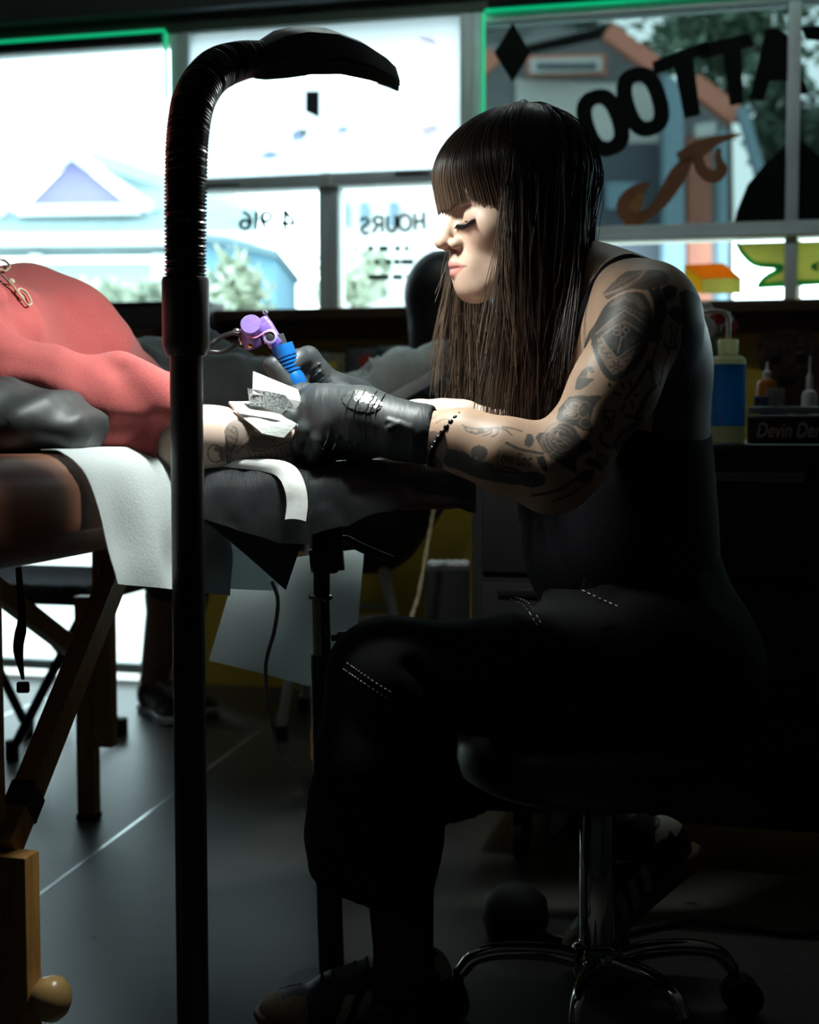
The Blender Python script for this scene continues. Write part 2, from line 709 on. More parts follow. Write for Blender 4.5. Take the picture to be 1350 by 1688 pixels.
M_joint = mat('pale_joint_filler', (0.75, 0.78, 0.78), 0.25, 0.6, var=0.1)
for i in (0, 1):
    m = MB(); m.prism([(ju(i, V0) - .004, V0), (ju(i, V0) + .004, V0), (ju(i, WV) + .004, WV), (ju(i, WV) - .004, WV)], lambda a, b, h: W(a, b, h), -0.03, 0.0006)
    m.build('joint_strip', M_joint, floor, 0)

ST = dict(kind='structure')
mb = MB(); wbox(mb, U0 - 0.1, U1 + 0.1, V0 - 0.1, WV + 0.1, 2.55, 2.65)
mb.build('ceiling', M_ceil, label='dark painted ceiling', **ST)
mb = MB(); wbox(mb, U0 - 0.12, U0, V0 - 0.1, WV + 0.1, 0, 2.55)
mb.build('wall_left', M_walldark, label='charcoal side wall', **ST)
mb = MB(); wbox(mb, U1, U1 + 0.12, V0 - 0.1, WV + 0.1, 0, 2.55)
mb.build('wall_right', M_walldark, label='charcoal side wall', **ST)
mb = MB(); wbox(mb, U0, U1, V0 - 0.12, V0, 0, 2.55)
mb.build('wall_front', M_walldark, label='charcoal wall behind the viewer', **ST)

ZT, ZB = 1.935, 1.115
mb = MB()
wbox(mb, U0, U1, WV, WV + 0.12, ZT, 2.55)                        # header
wbox(mb, U0, -3.0, WV, WV + 0.12, 0, ZT)
wbox(mb, 1.9, U1, WV, WV + 0.12, 0, ZT)
wall_back = mb.build('wall_back', M_wallgreen, label='dark green wall above the shop windows', **ST)
mb = MB()
wbox(mb, -3.0, 1.9, WV, WV + 0.12, 0.52, ZB)
wbox(mb, -1.72, 1.9, WV, WV + 0.12, 0, 0.52)
wbox(mb, -3.0, -2.80, WV, WV + 0.12, 0, 0.52)
mb.build('low_wall', M_yellow, wall_back, 0, label='mustard yellow wall below the window sill')
mb = MB(); wbox(mb, U0, U1, WV - 0.05, WV - 0.002, 1.985, 2.06, 0.004)
mb.build('trim_1', mat('dark_trim', (0.06, 0.075, 0.075), 0.5, var=0.1), label='dark grey trim bar above the windows', **ST)
# wooden sill ledge
mb = MB(); wbox(mb, -1.70, 1.9, WV - 0.10, WV - 0.002, ZB - 0.035, ZB - 0.002, 0.004)
mb2 = MB(); wbox(mb2, -1.70, 1.9, WV - 0.06, WV - 0.002, ZB - 0.085, ZB - 0.036, 0.004)
sill = mb.build('trim_2', M_darkwood, label='dark wooden sill ledge under the shop windows', **ST)
mb2.build('moulding', M_darkwood, sill)


def window(n, u0, u1, z0, z1, glassm, label, fw=0.03, sides='lrtb', bars=()):
    root = bpy.data.objects.new('window_%d' % n, None)
    COL.objects.link(root)
    root.location = W((u0 + u1) / 2, WV + 0.06, z0)
    BASE[root] = np.array(root.location[:])
    root['kind'] = 'structure'; root['label'] = label
    v0, v1 = WV + 0.005, WV + 0.075
    for s, (a, b, c, d) in dict(l=(u0, u0 + fw, z0, z1), r=(u1 - fw, u1, z0, z1), t=(u0 + fw, u1 - fw, z1 - fw, z1), b=(u0 + fw, u1 - fw, z0, z0 + fw)).items():
        if s in sides:
            m = MB(); wbox(m, a, b, v0, v1, c, d, 0.003); m.build('frame_bar', M_frame, root)
    for (a, b) in bars:
        m = MB(); wbox(m, a, b, v0, v1, z0 + (fw if 'b' in sides else 0), z1 - (fw if 't' in sides else 0), 0.003); m.build('mullion', M_frame, root)
    m = MB(); wbox(m, u0 + 0.004, u1 - 0.004, WV + 0.038, WV + 0.044, z0 + 0.004, z1 - 0.004)
    m.build('glass_pane', glassm, root, 0)
    return root


WN = {}
WN[1] = window(1, -3.0, -1.694, ZB, 1.935, M_glass, 'clear shop window framing the gabled house across the street')
WN[2] = window(2, -1.694, -0.818, 1.505, 1.955, M_glass, 'shop window above the transom covered by a white poster', sides='lr')
WN[3] = window(3, -1.694, -1.236, ZB, 1.468, M_glass, 'low shop window pane painted with the street number', sides='lr')
WN[4] = window(4, -1.236, -0.818, ZB, 1.468, M_glass, 'low shop window pane painted with opening hours', sides='lr')
WN[5] = window(5, -0.818, 1.9, 1.30, 1.935, M_tint, 'large tinted shop window with painted arched letters', bars=((0.044, 0.078), (0.95, 0.985)))
WN[6] = window(6, -0.818, 1.9, ZB + 0.005, 1.286, M_glass, 'low strip window painted with yellow and green shapes', sides='lr', bars=((0.044, 0.078), (0.95, 0.985)))
WN[7] = window(7, -2.80, -1.72, 0.02, 0.52, M_glass, 'low glass panel near the floor letting in daylight')
# transom bars
for i, (a, b, z0, z1) in enumerate(((-1.694, -0.818, 1.468, 1.505), (-0.818, 1.9, 1.286, 1.300))):
    mb = MB(); wbox(mb, a, b, WV - 0.012, WV + 0.08, z0, z1, 0.004)
    t = mb.build('trim_%d' % (i + 3), M_frame, label='pale grey transom bar ' + ('over the street number pane' if i == 0 else 'under the painted letters'), **ST)
    if i == 0:
        m = MB(); wbox(m, -1.60, -1.50, WV - 0.020, WV - 0.012, 1.472, 1.486, 0.002); m.build('latch', M_steel, t)
        m = MB(); wbox(m, -1.03, -0.93, WV - 0.020, WV - 0.012, 1.492, 1.502, 0.002); m.build('latch', M_steel, t)
        m = MB(); wbox(m, -1.25, -1.222, WV - 0.020, WV - 0.012, 1.468, 1.505, 0.002); m.build('clip', M_white, t)
# green light strips round the windows, and the rolled shade
def led(u0, u1, z0, z1, label):
    m = MB(); wbox(m, u0, u1, WV - 0.012, WV + 0.003, z0, z1, 0.002)
    return m.build('light_strip', M_led, label=label, cat='light strip', group='green light strips round the windows')
led(-2.95, -1.735, 1.938, 1.946, 'green light strip above the window with the gabled house')
led(-0.775, 1.8, 1.931, 1.937, 'green light strip along the top of the tinted window')
led(-0.782, -0.774, 1.32, 1.928, 'upright green light strip beside the painted diamond')
led(-1.736, -1.728, 1.74, 1.936, 'short upright green light strip at the window post')
mb = MB(); mb.tube([W(-2.95, WV - 0.02, 1.915), W(-1.74, WV - 0.02, 1.915)], 0.014, 14)
mb.build('roller_blind', M_matte, label='black rolled-up blind at the top of the gable-house window', cat='blind')
mb = MB(); mb.tube([W(-0.76, WV - 0.03, 1.952), W(1.85, WV - 0.03, 1.952)], 0.016, 14)
mb.build('roller_blind', M_matte, label='black rolled-up blind above the tinted window with painted letters', cat='blind')


# ---- paint on the panes (seen from inside, so mirrored)
def GT(voff=0.030):
    return lambda a, b, h: W(a, WV + voff + h, b)


def pxpoly(pts):
    return [onwall(x, y, WV + 0.036) for x, y in pts]


M_bpaint = mat('black_window_paint', (0.005, 0.009, 0.008), 0.8, spec=0.1, var=0.15, vscale=15)
M_brown = mat('brown_window_paint', (0.24, 0.085, 0.03), 0.6, var=0.25, vscale=14)
M_tan = mat('tan_window_paint', (0.42, 0.17, 0.05), 0.6, var=0.2, vscale=14)


def decal(win, name, polys, m, h=0.004, off=0.030):
    b = MB()
    for p in polys:
        b.prism(pxpoly(p), GT(off), 0, h)
    return b.build(name, m, WN[win], 0)


def letterO(cx, cy, rx, ry, ix, iy, ang):
    t = np.linspace(0, 2 * math.pi, 40, endpoint=False)
    def loop(a, b):
        c, s = np.sign(np.cos(t)) * np.abs(np.cos(t)) ** 0.8 * a, np.sign(np.sin(t)) * np.abs(np.sin(t)) ** 0.8 * b
        ca, sa = math.cos(ang), math.sin(ang)
        return [(cx + x * ca - y * sa, cy + x * sa + y * ca) for x, y in zip(c, s)]
    b = MB(); b.ring(pxpoly(loop(rx, ry)), pxpoly(loop(ix, iy)), GT(), 0, 0.004)
    return b.build('painted_letter', M_bpaint, WN[5], 0)


letterO(994, 203, 40, 56, 14, 32, -0.33)
letterO(1060, 168, 40, 58, 14, 34, -0.30)
decal(5, 'painted_letter', [[(1075, 103), (1165, 68), (1170, 88), (1143, 98), (1155, 190), (1128, 196), (1112, 112), (1080, 124)]], M_bpaint)
decal(5, 'painted_letter', [[(1150, 74), (1235, 56), (1243, 76), (1222, 82), (1225, 170), (1203, 175), (1192, 90), (1156, 98)]], M_bpaint)
decal(5, 'painted_letter', [[(1236, 164), (1262, 50), (1278, 46), (1300, 60), (1333, 155), (1310, 157), (1300, 134), (1268, 134), (1259, 167)], ], M_bpaint)
decal(5, 'painted_letter', [[(1318, 44), (1400, 42), (1400, 66), (1378, 66), (1380, 150), (1356, 150), (1354, 68), (1330, 66)]], M_bpaint)
decal(5, 'painted_diamond', [[(846, 38), (875, 88), (845, 136), (815, 88)]], M_bpaint)
decal(5, 'painted_mountain', [[(1210, 372), (1214, 350), (1232, 305), (1260, 272), (1300, 236), (1322, 232), (1350, 258), (1420, 300), (1420, 372)]], M_bpaint)
# brown flourish: a hook with a curl
def ribbon(win, name, pts, wd, m, off=0.030, h=0.004):
    c = spline([(x, y) for x, y in pts], 26); r = spline([(x, 0) for x in wd], 26)[:, 0]
    t = np.gradient(c, axis=0); t /= np.linalg.norm(t, axis=1)[:, None]
    nn = np.stack([-t[:, 1], t[:, 0]], 1)
    L = c + nn * r[:, None]; Rr = c - nn * r[:, None]
    poly = [tuple(q) for q in L] + [tuple(q) for q in Rr[::-1]]
    g = [pxpoly([tuple(a), tuple(b)]) for a, b in zip(L, Rr)]
    b = MB()
    for i in range(len(g) - 1):
        b.prism([g[i][0], g[i + 1][0], g[i + 1][1], g[i][1]], GT(off), 0, h)
    return b.build(name, m, WN[win], 0)
ribbon(5, 'painted_flourish', [(1070, 302), (1048, 318), (1032, 340), (1044, 360), (1070, 352), (1095, 325), (1120, 285), (1140, 258)], [3, 13, 16, 15, 9, 12, 14, 5], M_brown)
ribbon(5, 'painted_flourish', [(1118, 262), (1150, 248), (1180, 232), (1222, 222)], [10, 14, 8, 1], M_brown)
ribbon(5, 'painted_flourish', [(1150, 262), (1158, 282), (1176, 292), (1190, 280), (1184, 262), (1186, 245)], [9, 10, 11, 9, 6, 3], M_brown)
decal(5, 'painted_flourish', [[(1036, 340), (1050, 322), (1062, 318), (1060, 340), (1048, 352)]], M_tan, 0.003, 0.0265)
# low strip: yellow block and lettering
M_yp = mat('yellow_window_paint', (0.72, 0.50, 0.06), 0.6, var=0.15, vscale=10)
M_op = mat('orange_window_paint', (0.85, 0.36, 0.02), 0.6, var=0.1)
M_yg = mat('pale_yellow_window_paint', (0.62, 0.60, 0.24), 0.6, var=0.1)
M_gp = mat('green_window_paint', (0.10, 0.60, 0.20), 0.6, var=0.1)
for q in (M_yp, M_op, M_yg, M_gp):     # paint lets daylight through
    n = q.node_tree
    p = n.nodes['Principled BSDF']
    tl = n.nodes.new('ShaderNodeBsdfTranslucent')
    mxs = n.nodes.new('ShaderNodeMixShader'); mxs.inputs[0].default_value = 0.5
    lk = p.inputs['Base Color'].links
    n.links.new(lk[0].from_socket, tl.inputs['Color'])
    n.links.new(p.outputs[0], mxs.inputs[1]); n.links.new(tl.outputs[0], mxs.inputs[2])
    n.links.new(mxs.outputs[0], n.nodes['Material Output'].inputs[0])
decal(6, 'painted_block', [[(1128, 437), (1192, 434), (1222, 458), (1158, 460)]], M_op)
decal(6, 'painted_block', [[(1128, 437), (1158, 460), (1158, 484), (1128, 482)]], M_yp)
decal(6, 'painted_block', [[(1158, 460), (1222, 458), (1222, 484), (1158, 484)]], M_yg)
ycurve = [(1216, 401), (1226, 418), (1246, 434), (1270, 440), (1286, 441), (1278, 452), (1262, 460), (1256, 468), (1420, 462), (1420, 396)]
decal(6, 'painted_lettering', [ycurve], M_yg, 0.003)
ribbon(6, 'painted_outline', [(1214, 400), (1224, 418), (1246, 436), (1288, 441), (1262, 458), (1252, 470)], [3, 3.5, 4, 5, 4, 4], M_gp, off=0.026)
ribbon(6, 'painted_outline', [(1248, 472), (1300, 468), (1350, 466), (1420, 464)], [4, 5, 4, 4], M_gp, off=0.026)
ribbon(6, 'painted_outline', [(1350, 434), (1340, 440), (1350, 446)], [2, 4, 2], M_gp, off=0.026)


M_num = mat('dark_green_window_paint', (0.03, 0.09, 0.08), 0.6, var=0.2)
for pts in ([(401, 350), (410, 355), (414, 366), (408, 377), (400, 376), (397, 369), (403, 363), (412, 367)], [(423, 349), (423, 378)], [(448, 359), (441, 366), (434, 361), (435, 353), (442, 350), (448, 355), (448, 359)], [(434, 357), (434, 368), (441, 378)], [(470, 346), (471, 381)], [(470, 347), (485, 368), (464, 368)]):
    ribbon(3, 'painted_number', pts if len(pts) > 2 else [pts[0], ((pts[0][0] + pts[1][0]) / 2, (pts[0][1] + pts[1][1]) / 2), pts[1]], [3.0, 3.0], M_num)
for pts in ([(594, 364), (602, 360), (609, 365), (603, 372), (596, 378), (602, 386), (609, 383)], [(631, 357), (631, 370), (631, 384)], [(631, 358), (622, 358), (617, 364), (622, 370), (631, 371)], [(624, 371), (620, 377), (615, 384)], [(639, 356), (639, 376), (646, 382), (653, 376), (653, 355)], [(668, 354), (659, 360), (659, 374), (668, 380), (677, 374), (677, 360), (668, 354)], [(684, 352), (685, 366), (685, 380)], [(699, 350), (699, 364), (700, 378)], [(685, 366), (692, 365), (699, 364)]):
    ribbon(4, 'painted_lettering', pts, [2.5, 2.5], M_num)
for i, (y, segs) in enumerate(((410, ((608, 616), (626, 640), (652, 660), (668, 674))), (432, ((618, 626), (636, 646), (650, 660), (662, 682))), (457, ((608, 642), (648, 664), (670, 690))))):
    decal(4, 'painted_hours_line', [[(a, y - 4), (b, y - 4), (b, y + 4), (a, y + 4)] for a, b in segs], M_num)
# white poster on the upper middle pane
M_poster = paper_mat('backlit_poster_paper', (0.92, 0.93, 0.95), 0.85)
ua, za = onwall(312, 290, WV); ub, zb = onwall(752, 24, WV)
mb = MB(); wbox(mb, -1.66, -0.852, WV + 0.030, WV + 0.0305, 1.507, 1.95)
poster = mb.build('poster', M_poster, label='white paper poster with faint drawings filling the pane above the transom', cat='poster')
def pdec(poly, m):
    b = MB(); b.prism(pxpoly(poly), lambda a, c, h: W(a, WV + 0.027 + h, c), 0, 0.002); b.build('printed_mark', m, poster, 0)
M_ink1 = paper_mat('faded_blue_print', (0.62, 0.68, 0.82), .9); M_ink2 = paper_mat('faded_yellow_print', (0.85, 0.78, 0.5), .9); M_ink3 = mat('dark_print', (0.03, 0.04, 0.05), 0.8, var=0.2)
M_ink4 = paper_mat('faded_pink_print', (0.88, 0.78, 0.84), .9)
pdec([(506, 152), (527, 152), (527, 194), (518, 190), (506, 184)], M_ink3)
pdec([(484, 220), (496, 214), (508, 218), (500, 230), (486, 232)], M_ink1)
pdec([(496, 216), (504, 214), (508, 222), (500, 226)], M_ink2)
pdec([(556, 214), (570, 210), (576, 216), (562, 220)], M_ink1)
pdec([(430, 258), (448, 250), (462, 256), (446, 262)], M_ink1)
pdec([(536, 168), (548, 172), (540, 180)], M_ink4)
pdec([(690, 60), (716, 64), (722, 76), (700, 70)], M_ink4)
pdec([(694, 214), (716, 206), (726, 214), (704, 226)], M_ink4)

# ------------------------------------------------------------------ across the street
M_ground = mat('pale_paving', (0.42, 0.42, 0.40), 0.8, var=0.2, vscale=1.5)
mb = MB(); mb.box(RV * 26 + V3(0, 0, -0.16), (90, 44, 0.12), ROOMR)
mb.build('ground', M_ground, kind='structure', label='pale paved street outside the windows')
M_roofg = mat('grey_green_roof', (0.16, 0.23, 0.24), 0.8, var=0.25, vscale=3, stretch=(1, 1, 8))
M_purple = mat('lavender_gable', (0.20, 0.19, 0.36), 0.8, var=0.06, vscale=3)
M_wwall = mat('white_siding', (0.55, 0.60, 0.60), 0.8, var=0.05, vscale=3)
HD = 22.0
hp = lambda x, y, d=0.0: P(x, y, HD + d)
house = thing('gabled_house', 'pale house with a lavender gable and grey roof seen through the left window', 'house', hp(110, 600) * V3(1, 1, 0))


def slabpoly(pts, depth, mat_, name, parent):
    """flat polygon given by photo points at one distance, with real depth behind it"""
    a = np.array(pts)
    b = a + V3(0, depth, 0)
    n = len(a)
    F = [list(range(n)), list(range(n, 2 * n))[::-1]] + [[i, n + i, n + (i + 1) % n, (i + 1) % n] for i in range(n)]
    return mk(name, np.vstack([a, b]), F, mat_, parent, 0)


slabpoly([hp(-420, 436, 1), hp(272, 432, 1), hp(272, 782, 1), hp(-420, 782, 1)], 5, M_wwall, 'wall', house)
slabpoly([hp(38, 346), hp(120, 262), hp(220, 343)], 0.5, M_purple, 'gable', house)
for a, b in (((-4, 352), (118, 252)), ((118, 252), (250, 344)), ((30, 348), (232, 345))):
    m = MB(); m.rbar(hp(*a, -0.12), hp(*b, -0.12), 0.14, 0.16); m.build('gable_trim', M_wwall, house, 0)
slabpoly([hp(118, 246, .1), hp(150, 246, 3.0), hp(420, 335, 3.0), hp(420, 352, .1), hp(250, 348, .1)], 1.0, M_roofg, 'roof', house)
slabpoly([hp(-420, 350, .2), hp(420, 345, .2), hp(420, 382, -.5), hp(-420, 388, -.5)], 0.5, M_roofg, 'porch_roof', house)
slabpoly([hp(-420, 388, -.5), hp(420, 382, -.5), hp(420, 402, -.5), hp(-420, 408, -.5)], 0.3, M_wwall, 'fascia', house)
slabpoly([hp(-420, 410, -.2), hp(420, 404, -.2), hp(420, 418, -.2), hp(-420, 425, -.2)], 0.3, M_roofg, 'porch_beam', house)
for x in (-150, 60, 262):
    m = MB(); m.rbar(hp(x, 420, -.3), hp(x, 784, -.3), 0.18, 0.18); m.build('porch_post', M_wwall, house, 0)

shed = thing('blue_shed', 'blue grey shed beyond the pane with the street number', 'shed', P(400, 640, 11) * V3(1, 1, 0))
M_shed = mat('blue_grey_siding', (0.11, 0.24, 0.32), 0.8, var=0.1, vscale=4)
slabpoly([P(330, 392, 11), P(372, 396, 11), P(455, 416, 11), P(455, 880, 11), P(330, 880, 11)], 2.0, M_shed, 'wall', shed)
slabpoly([P(325, 384, 10.9), P(372, 389, 10.9), P(458, 412, 10.9), P(458, 424, 10.9), P(372, 402, 10.9), P(325, 397, 10.9)], 2.2, mat('shed_roof', (0.10, 0.17, 0.20), 0.8, var=0.1), 'roof_edge', shed)

# building on the right: grey walls, salmon trim, a sign board
shop = thing('grey_shop_building', 'grey building with salmon roof trim seen through the tinted window', 'building', P(1000, 640, 12) * V3(1, 1, 0))
sp = lambda x, y, d=0.0: P(x, y, 12 + d)
M_gw = mat('grey_siding', (0.16, 0.17, 0.18), 0.8, var=0.1, vscale=4)
M_gd = mat('slate_wall', (0.065, 0.078, 0.10), 0.8, var=0.1, vscale=4)
M_sal = mat('salmon_trim', (0.50, 0.18, 0.12), 0.7, var=0.1, vscale=6)
M_lw = mat('cream_board', (0.50, 0.50, 0.48), 0.7, var=0.05)
M_bl = mat('blue_grey_post', (0.17, 0.27, 0.33), 0.7, var=0.1)
slabpoly([sp(780, 120), sp(835, 96), sp(1000, 62), sp(1200, 200), sp(1200, 864), sp(780, 864)], 4, M_gw, 'wall', shop)
slabpoly([sp(780, 238, -.15), sp(1105, 236, -.15), sp(1105, 864, -.15), sp(780, 864, -.15)], 0.14, M_gd, 'lower_wall', shop)
slabpoly([sp(850, 130, -.06), sp(1085, 140, -.06), sp(1085, 236, -.06), sp(850, 236, -.06)], 0.05, M_lw, 'pale_panel', shop)
slabpoly([sp(868, 92, -.2), sp(1000, 88, -.2), sp(1000, 122, -.2), sp(868, 126, -.2)], 0.06, M_sal, 'sign_frame', shop)
slabpoly([sp(874, 97, -.25), sp(993, 93, -.25), sp(993, 117, -.25), sp(874, 121, -.25)], 0.04, M_lw, 'sign_board', shop)
for i in range(9):
    x = 886 + i * 11
    slabpoly([sp(x, 103, -.28), sp(x + 8, 103, -.28), sp(x + 8, 113, -.28), sp(x, 113, -.28)], 0.02, M_gd, 'sign_mark', shop)
slabpoly([sp(700, 180, -.1), sp(818, 86, -.1), sp(990, 44, -.1), sp(1090, 118, -.1), sp(1090, 128, 2), sp(900, 20, 3), sp(700, 90, 3)], 0.4, mat('slate_roof', (0.07, 0.075, 0.075), 0.8, var=.3, vscale=8), 'roof', shop)
m = MB(); m.rbar(sp(1000, 52, -.4), sp(1078, 108, -.4), 0.12, 0.13); m.build('roof_edge', M_sal, shop, 0)
m = MB(); m.rbar(sp(1140, 136, -.4), sp(1214, 194, -.4), 0.12, 0.15); m.build('roof_edge', M_sal, shop, 0)
m = MB(); m.rbar(sp(790, 116, -.4), sp(816, 92, -.4), 0.12, 0.13); m.build('roof_edge', M_sal, shop, 0)
slabpoly([sp(1096, 120, -.5), sp(1126, 140, -.5), sp(1132, 700, -.5), sp(1096, 700, -.5)], 0.2, M_bl, 'corner_post', shop)
slabpoly([sp(1134, 222, -.3), sp(1172, 232, -.3), sp(1172, 700, -.3), sp(1134, 700, -.3)], 0.2, M_sal, 'door_panel', shop)
slabpoly([sp(1186, 215, -.6), sp(1200, 215, -.6), sp(1200, 700, -.6), sp(1186, 700, -.6)], 0.15, M_bl, 'corner_post', shop)
m = MB(); m.rbar(sp(1222, 178, -.6), sp(1256, 300, -.6), 0.08, 0.08); m.build('brace', M_bl, shop, 0)
slabpoly([sp(1146, 205, -.45), sp(1180, 200, -.45), sp(1180, 222, -.45), sp(1146, 226, -.45)], 0.1, M_lw, 'lantern_panel', shop)
slabpoly([sp(1000, 300, -.18), sp(1050, 300, -.18), sp(1050, 345, -.18), sp(1000, 345, -.18)], 0.02, M_bl, 'window_panel', shop)


def tree(px, py, D, rx, rz, n, label, col, trunk=True):
    c = P(px, py, D)
    t = thing('tree', label, 'tree', c * V3(1, 1, 0), 'trees across the street')
    r = np.random.default_rng(int(px))
    cl = r.normal(0, 1, (14, 3)); cl /= np.linalg.norm(cl, axis=1)[:, None]
    cl = cl * r.random((14, 1)) ** 0.4 * [rx * .75, rx * .6, rz * .75]
    pts = cl[r.integers(0, 14, n)] + r.normal(0, 0.16, (n, 3)) * [rx, rx * .8, rz]
    V = np.zeros((n, 4, 3))
    a = unit(V3(1, 0, 0))
    d1 = r.normal(0, 1, (n, 3)); d1 /= np.linalg.norm(d1, axis=1)[:, None]
    d2 = np.cross(d1, r.normal(0, 1, (n, 3))); d2 /= np.linalg.norm(d2, axis=1)[:, None]
    s = r.uniform(.035, .08, (n, 1)) * D / 10
    V[:, 0] = pts - d1 * s; V[:, 1] = pts + d2 * s * .5; V[:, 2] = pts + d1 * s; V[:, 3] = pts - d2 * s * .5
    F = np.arange(n * 4).reshape(n, 4)
    mk('foliage', V.reshape(-1, 3) + c, F, mat('leaf_' + col, dict(dark=(0.06, 0.10, 0.07), mid=(0.14, 0.22, 0.15), pale=(0.40, 0.46, 0.36))[col], 0.6, var=0.4, vscale=3), t, 0, kind='stuff')
    m = MB()
    base = c * V3(1, 1, 0) + V3(0, 0, -0.1)
    m.tube(spline([base, base + V3(.05, 0, c[2] * .4), c], 8), [rx * .10 + .03, .08, .07, .06, .05, .05, .04, .03], 8)
    for k in range(6):
        m.tube(spline([c + V3(0, 0, -rz * .5), c + cl[k] * .5, c + cl[k]], 6), np.linspace(.04, .012, 6), 6)
    m.build('trunk', M_darkwood, t)


tree(1200, 60, 15, 1.05, .95, 2600, 'leafy tree rising behind the painted arched letters', 'mid')
tree(905, 55, 16, 1.0, .55, 2200, 'dark tree above the grey building beside the painted diamond', 'dark')
tree(1310, 210, 13, .50, .8, 1100, 'darker tree behind the rightmost window bar', 'dark')
tree(372, 500, 7, .22, .32, 700, 'spiky pale bush in front of the blue shed', 'pale')
tree(590, 470, 8, .30, .22, 700, 'pale green bush below the opening hours', 'pale')
tree(235, 500, 14, .8, .25, 900, 'low hedge in front of the gabled house', 'pale')
slabf = thing('white_neighbour_house', 'white house with grey shutters behind the opening hours pane', 'house', P(620, 640, 16) * V3(1, 1, 0))
slabpoly([P(548, 330, 16), P(720, 322, 16), P(720, 820, 16), P(548, 820, 16)], 3, M_white, 'wall', slabf)
for x in (560, 592, 640):
    slabpoly([P(x, 332, 15.9), P(x + 16, 332, 15.9), P(x + 16, 372, 15.9), P(x, 372, 15.9)], 0.08, M_bl, 'shutter', slabf)
# ------------------------------------------------------------------ floor lamp with ribbed gooseneck
LD = 1.55
lx = P(310, 900, LD)[0]
lamp = thing('floor_lamp', 'tall black gooseneck floor lamp with ribbed neck in front of the red shirt', 'lamp', (lx, LD, 0))
m = MB(); m.lathe([(.13, 0), (.135, .006), (.13, .018), (.05, .026), (.03, .05)], (lx, LD, 0), n=40); m.build('base', M_black, lamp)
zs = P(306, 575, LD)[2]; zt = P(306, 458, LD)[2]
m = MB(); m.cyl((lx, LD, .03), (lx, LD, zs + .03), .0178, n=28); m.build('pole', M_black, lamp)
m = MB(); m.lathe([(.021, -.008), (.0245, 0), (.0255, .004), (.0255, zt - zs - .004), (.0245, zt - zs), (.018, zt - zs + .002)], (lx, LD, zs), n=28); m.build('sleeve', M_black, lamp)
neck = spline([(lx, LD, zt - .01), P(306, 330, LD), P(309, 225, LD + .005), P(322, 160, LD + .02), P(352, 118, LD + .05), P(396, 100, LD + .085), P(436, 96, LD + .11)], 340)
ss = np.concatenate([[0], np.cumsum(np.linalg.norm(np.diff(neck, axis=0), axis=1))])
nr = .0216 + .0017 * np.clip(1.6 * np.sin(ss * 2 * math.pi / .0042), -1, 1)
nr *= np.interp(ss / ss[-1], [0, .8, 1], [1, 1, .84])
m = MB(); m.tube(neck, nr, 22); m.build('gooseneck', mat('ribbed_black_plastic', (0.014, 0.014, 0.015), 0.3, var=0.2, vscale=50), lamp)
ha, hb = P(418, 96, LD + .10), P(640, 121, LD + .20)
hx = unit(hb - ha); hy = unit(np.cross(V3(0, 0, 1), hx)); hz = np.cross(hx, hy)
ROLL = math.radians(21)                # the head is turned to shine away from the viewer, over the hands
hy, hz = hy * math.cos(ROLL) + hz * math.sin(ROLL), hz * math.cos(ROLL) - hy * math.sin(ROLL)
HL = np.linalg.norm(hb - ha)
secs = [(-.02, .017, -.016, .016), (.04, .022, -.018, .020), (.16, .030, -.017, .030), (.30, .038, -.013, .034), (.50, .043, -.010, .034), (.72, .043, -.011, .028), (.90, .036, -.012, .020), (.995, .029, -.013, .014), (1.005, .027, -.012, .012)]
V, F = [], []
n = 10
for s, wd, zb_, zt_ in secs:
    bow = -.011 * (2 * s - 1) ** 2 + .008
    c = ha + hx * s * HL + hz * bow
    hh = zt_ - zb_
    for a, b in ((-1, 0), (-1, .45), (-.86, .62), (-.55, .95), (-.2, 1), (.2, 1), (.55, .95), (.86, .62), (1, .45), (1, 0)):
        V.append(c + hy * wd * a + hz * (zb_ + hh * b))
for i in range(len(secs) - 1):
    for j in range(n):
        k = (j + 1) % n
        F.append([i * n + j, i * n + k, (i + 1) * n + k, (i + 1) * n + j])
F += [list(range(n)), [(len(secs) - 1) * n + j for j in range(n)][::-1]]
head_l = mk('lamp_head', V, F, mat('satin_black_shell', (0.032, 0.030, 0.029), 0.36, var=0.1, vscale=20), lamp, 25)
# seam along the shell
for sgn in (-1, 1):
    pts = []
    for s, wd, zb_, zt_ in secs[3:]:
        bow = -.011 * (2 * s - 1) ** 2 + .008
        pts.append(ha + hx * s * HL + hz * (bow + zb_ + (zt_ - zb_) * .30) + hy * wd * sgn * 1.004)
    m = MB(); m.tube(spline(pts, 20), .0007, 6); m.build('seam', M_matte, head_l)
lc = ha + hx * .58 * HL - hz * .006
m = MB(); m.box(lc, (HL * .62, .060, .006), np.array([hx, hy, hz]).T, .002)
m.build('light_panel', mat('led_diffuser', (0.8, 0.85, 0.85), 0.5, emit=(0.93, 1.0, 0.97), estr=14, var=0.02), lamp)
la = bpy.data.lights.new('lamp_light', 'AREA')
la.shape = 'RECTANGLE'; la.size = HL * .6; la.size_y = .055; la.energy = 4.9; la.color = (0.93, 1.0, 0.95); la.spread = math.radians(155)
lo_ = bpy.data.objects.new('lamp_light', la); COL.objects.link(lo_)
lo_.location = Vector(lc - hz * .012 - BASE[lamp])
tilt = unit(V3(.30, -.10, 1.0))          # the panel faces down over the arm rest
xx = unit(hx - tilt * (hx @ tilt)); yy = np.cross(tilt, xx)
lo_.rotation_euler = Matrix(np.array([xx, yy, tilt]).T.tolist()).to_euler()
lo_.parent = lamp

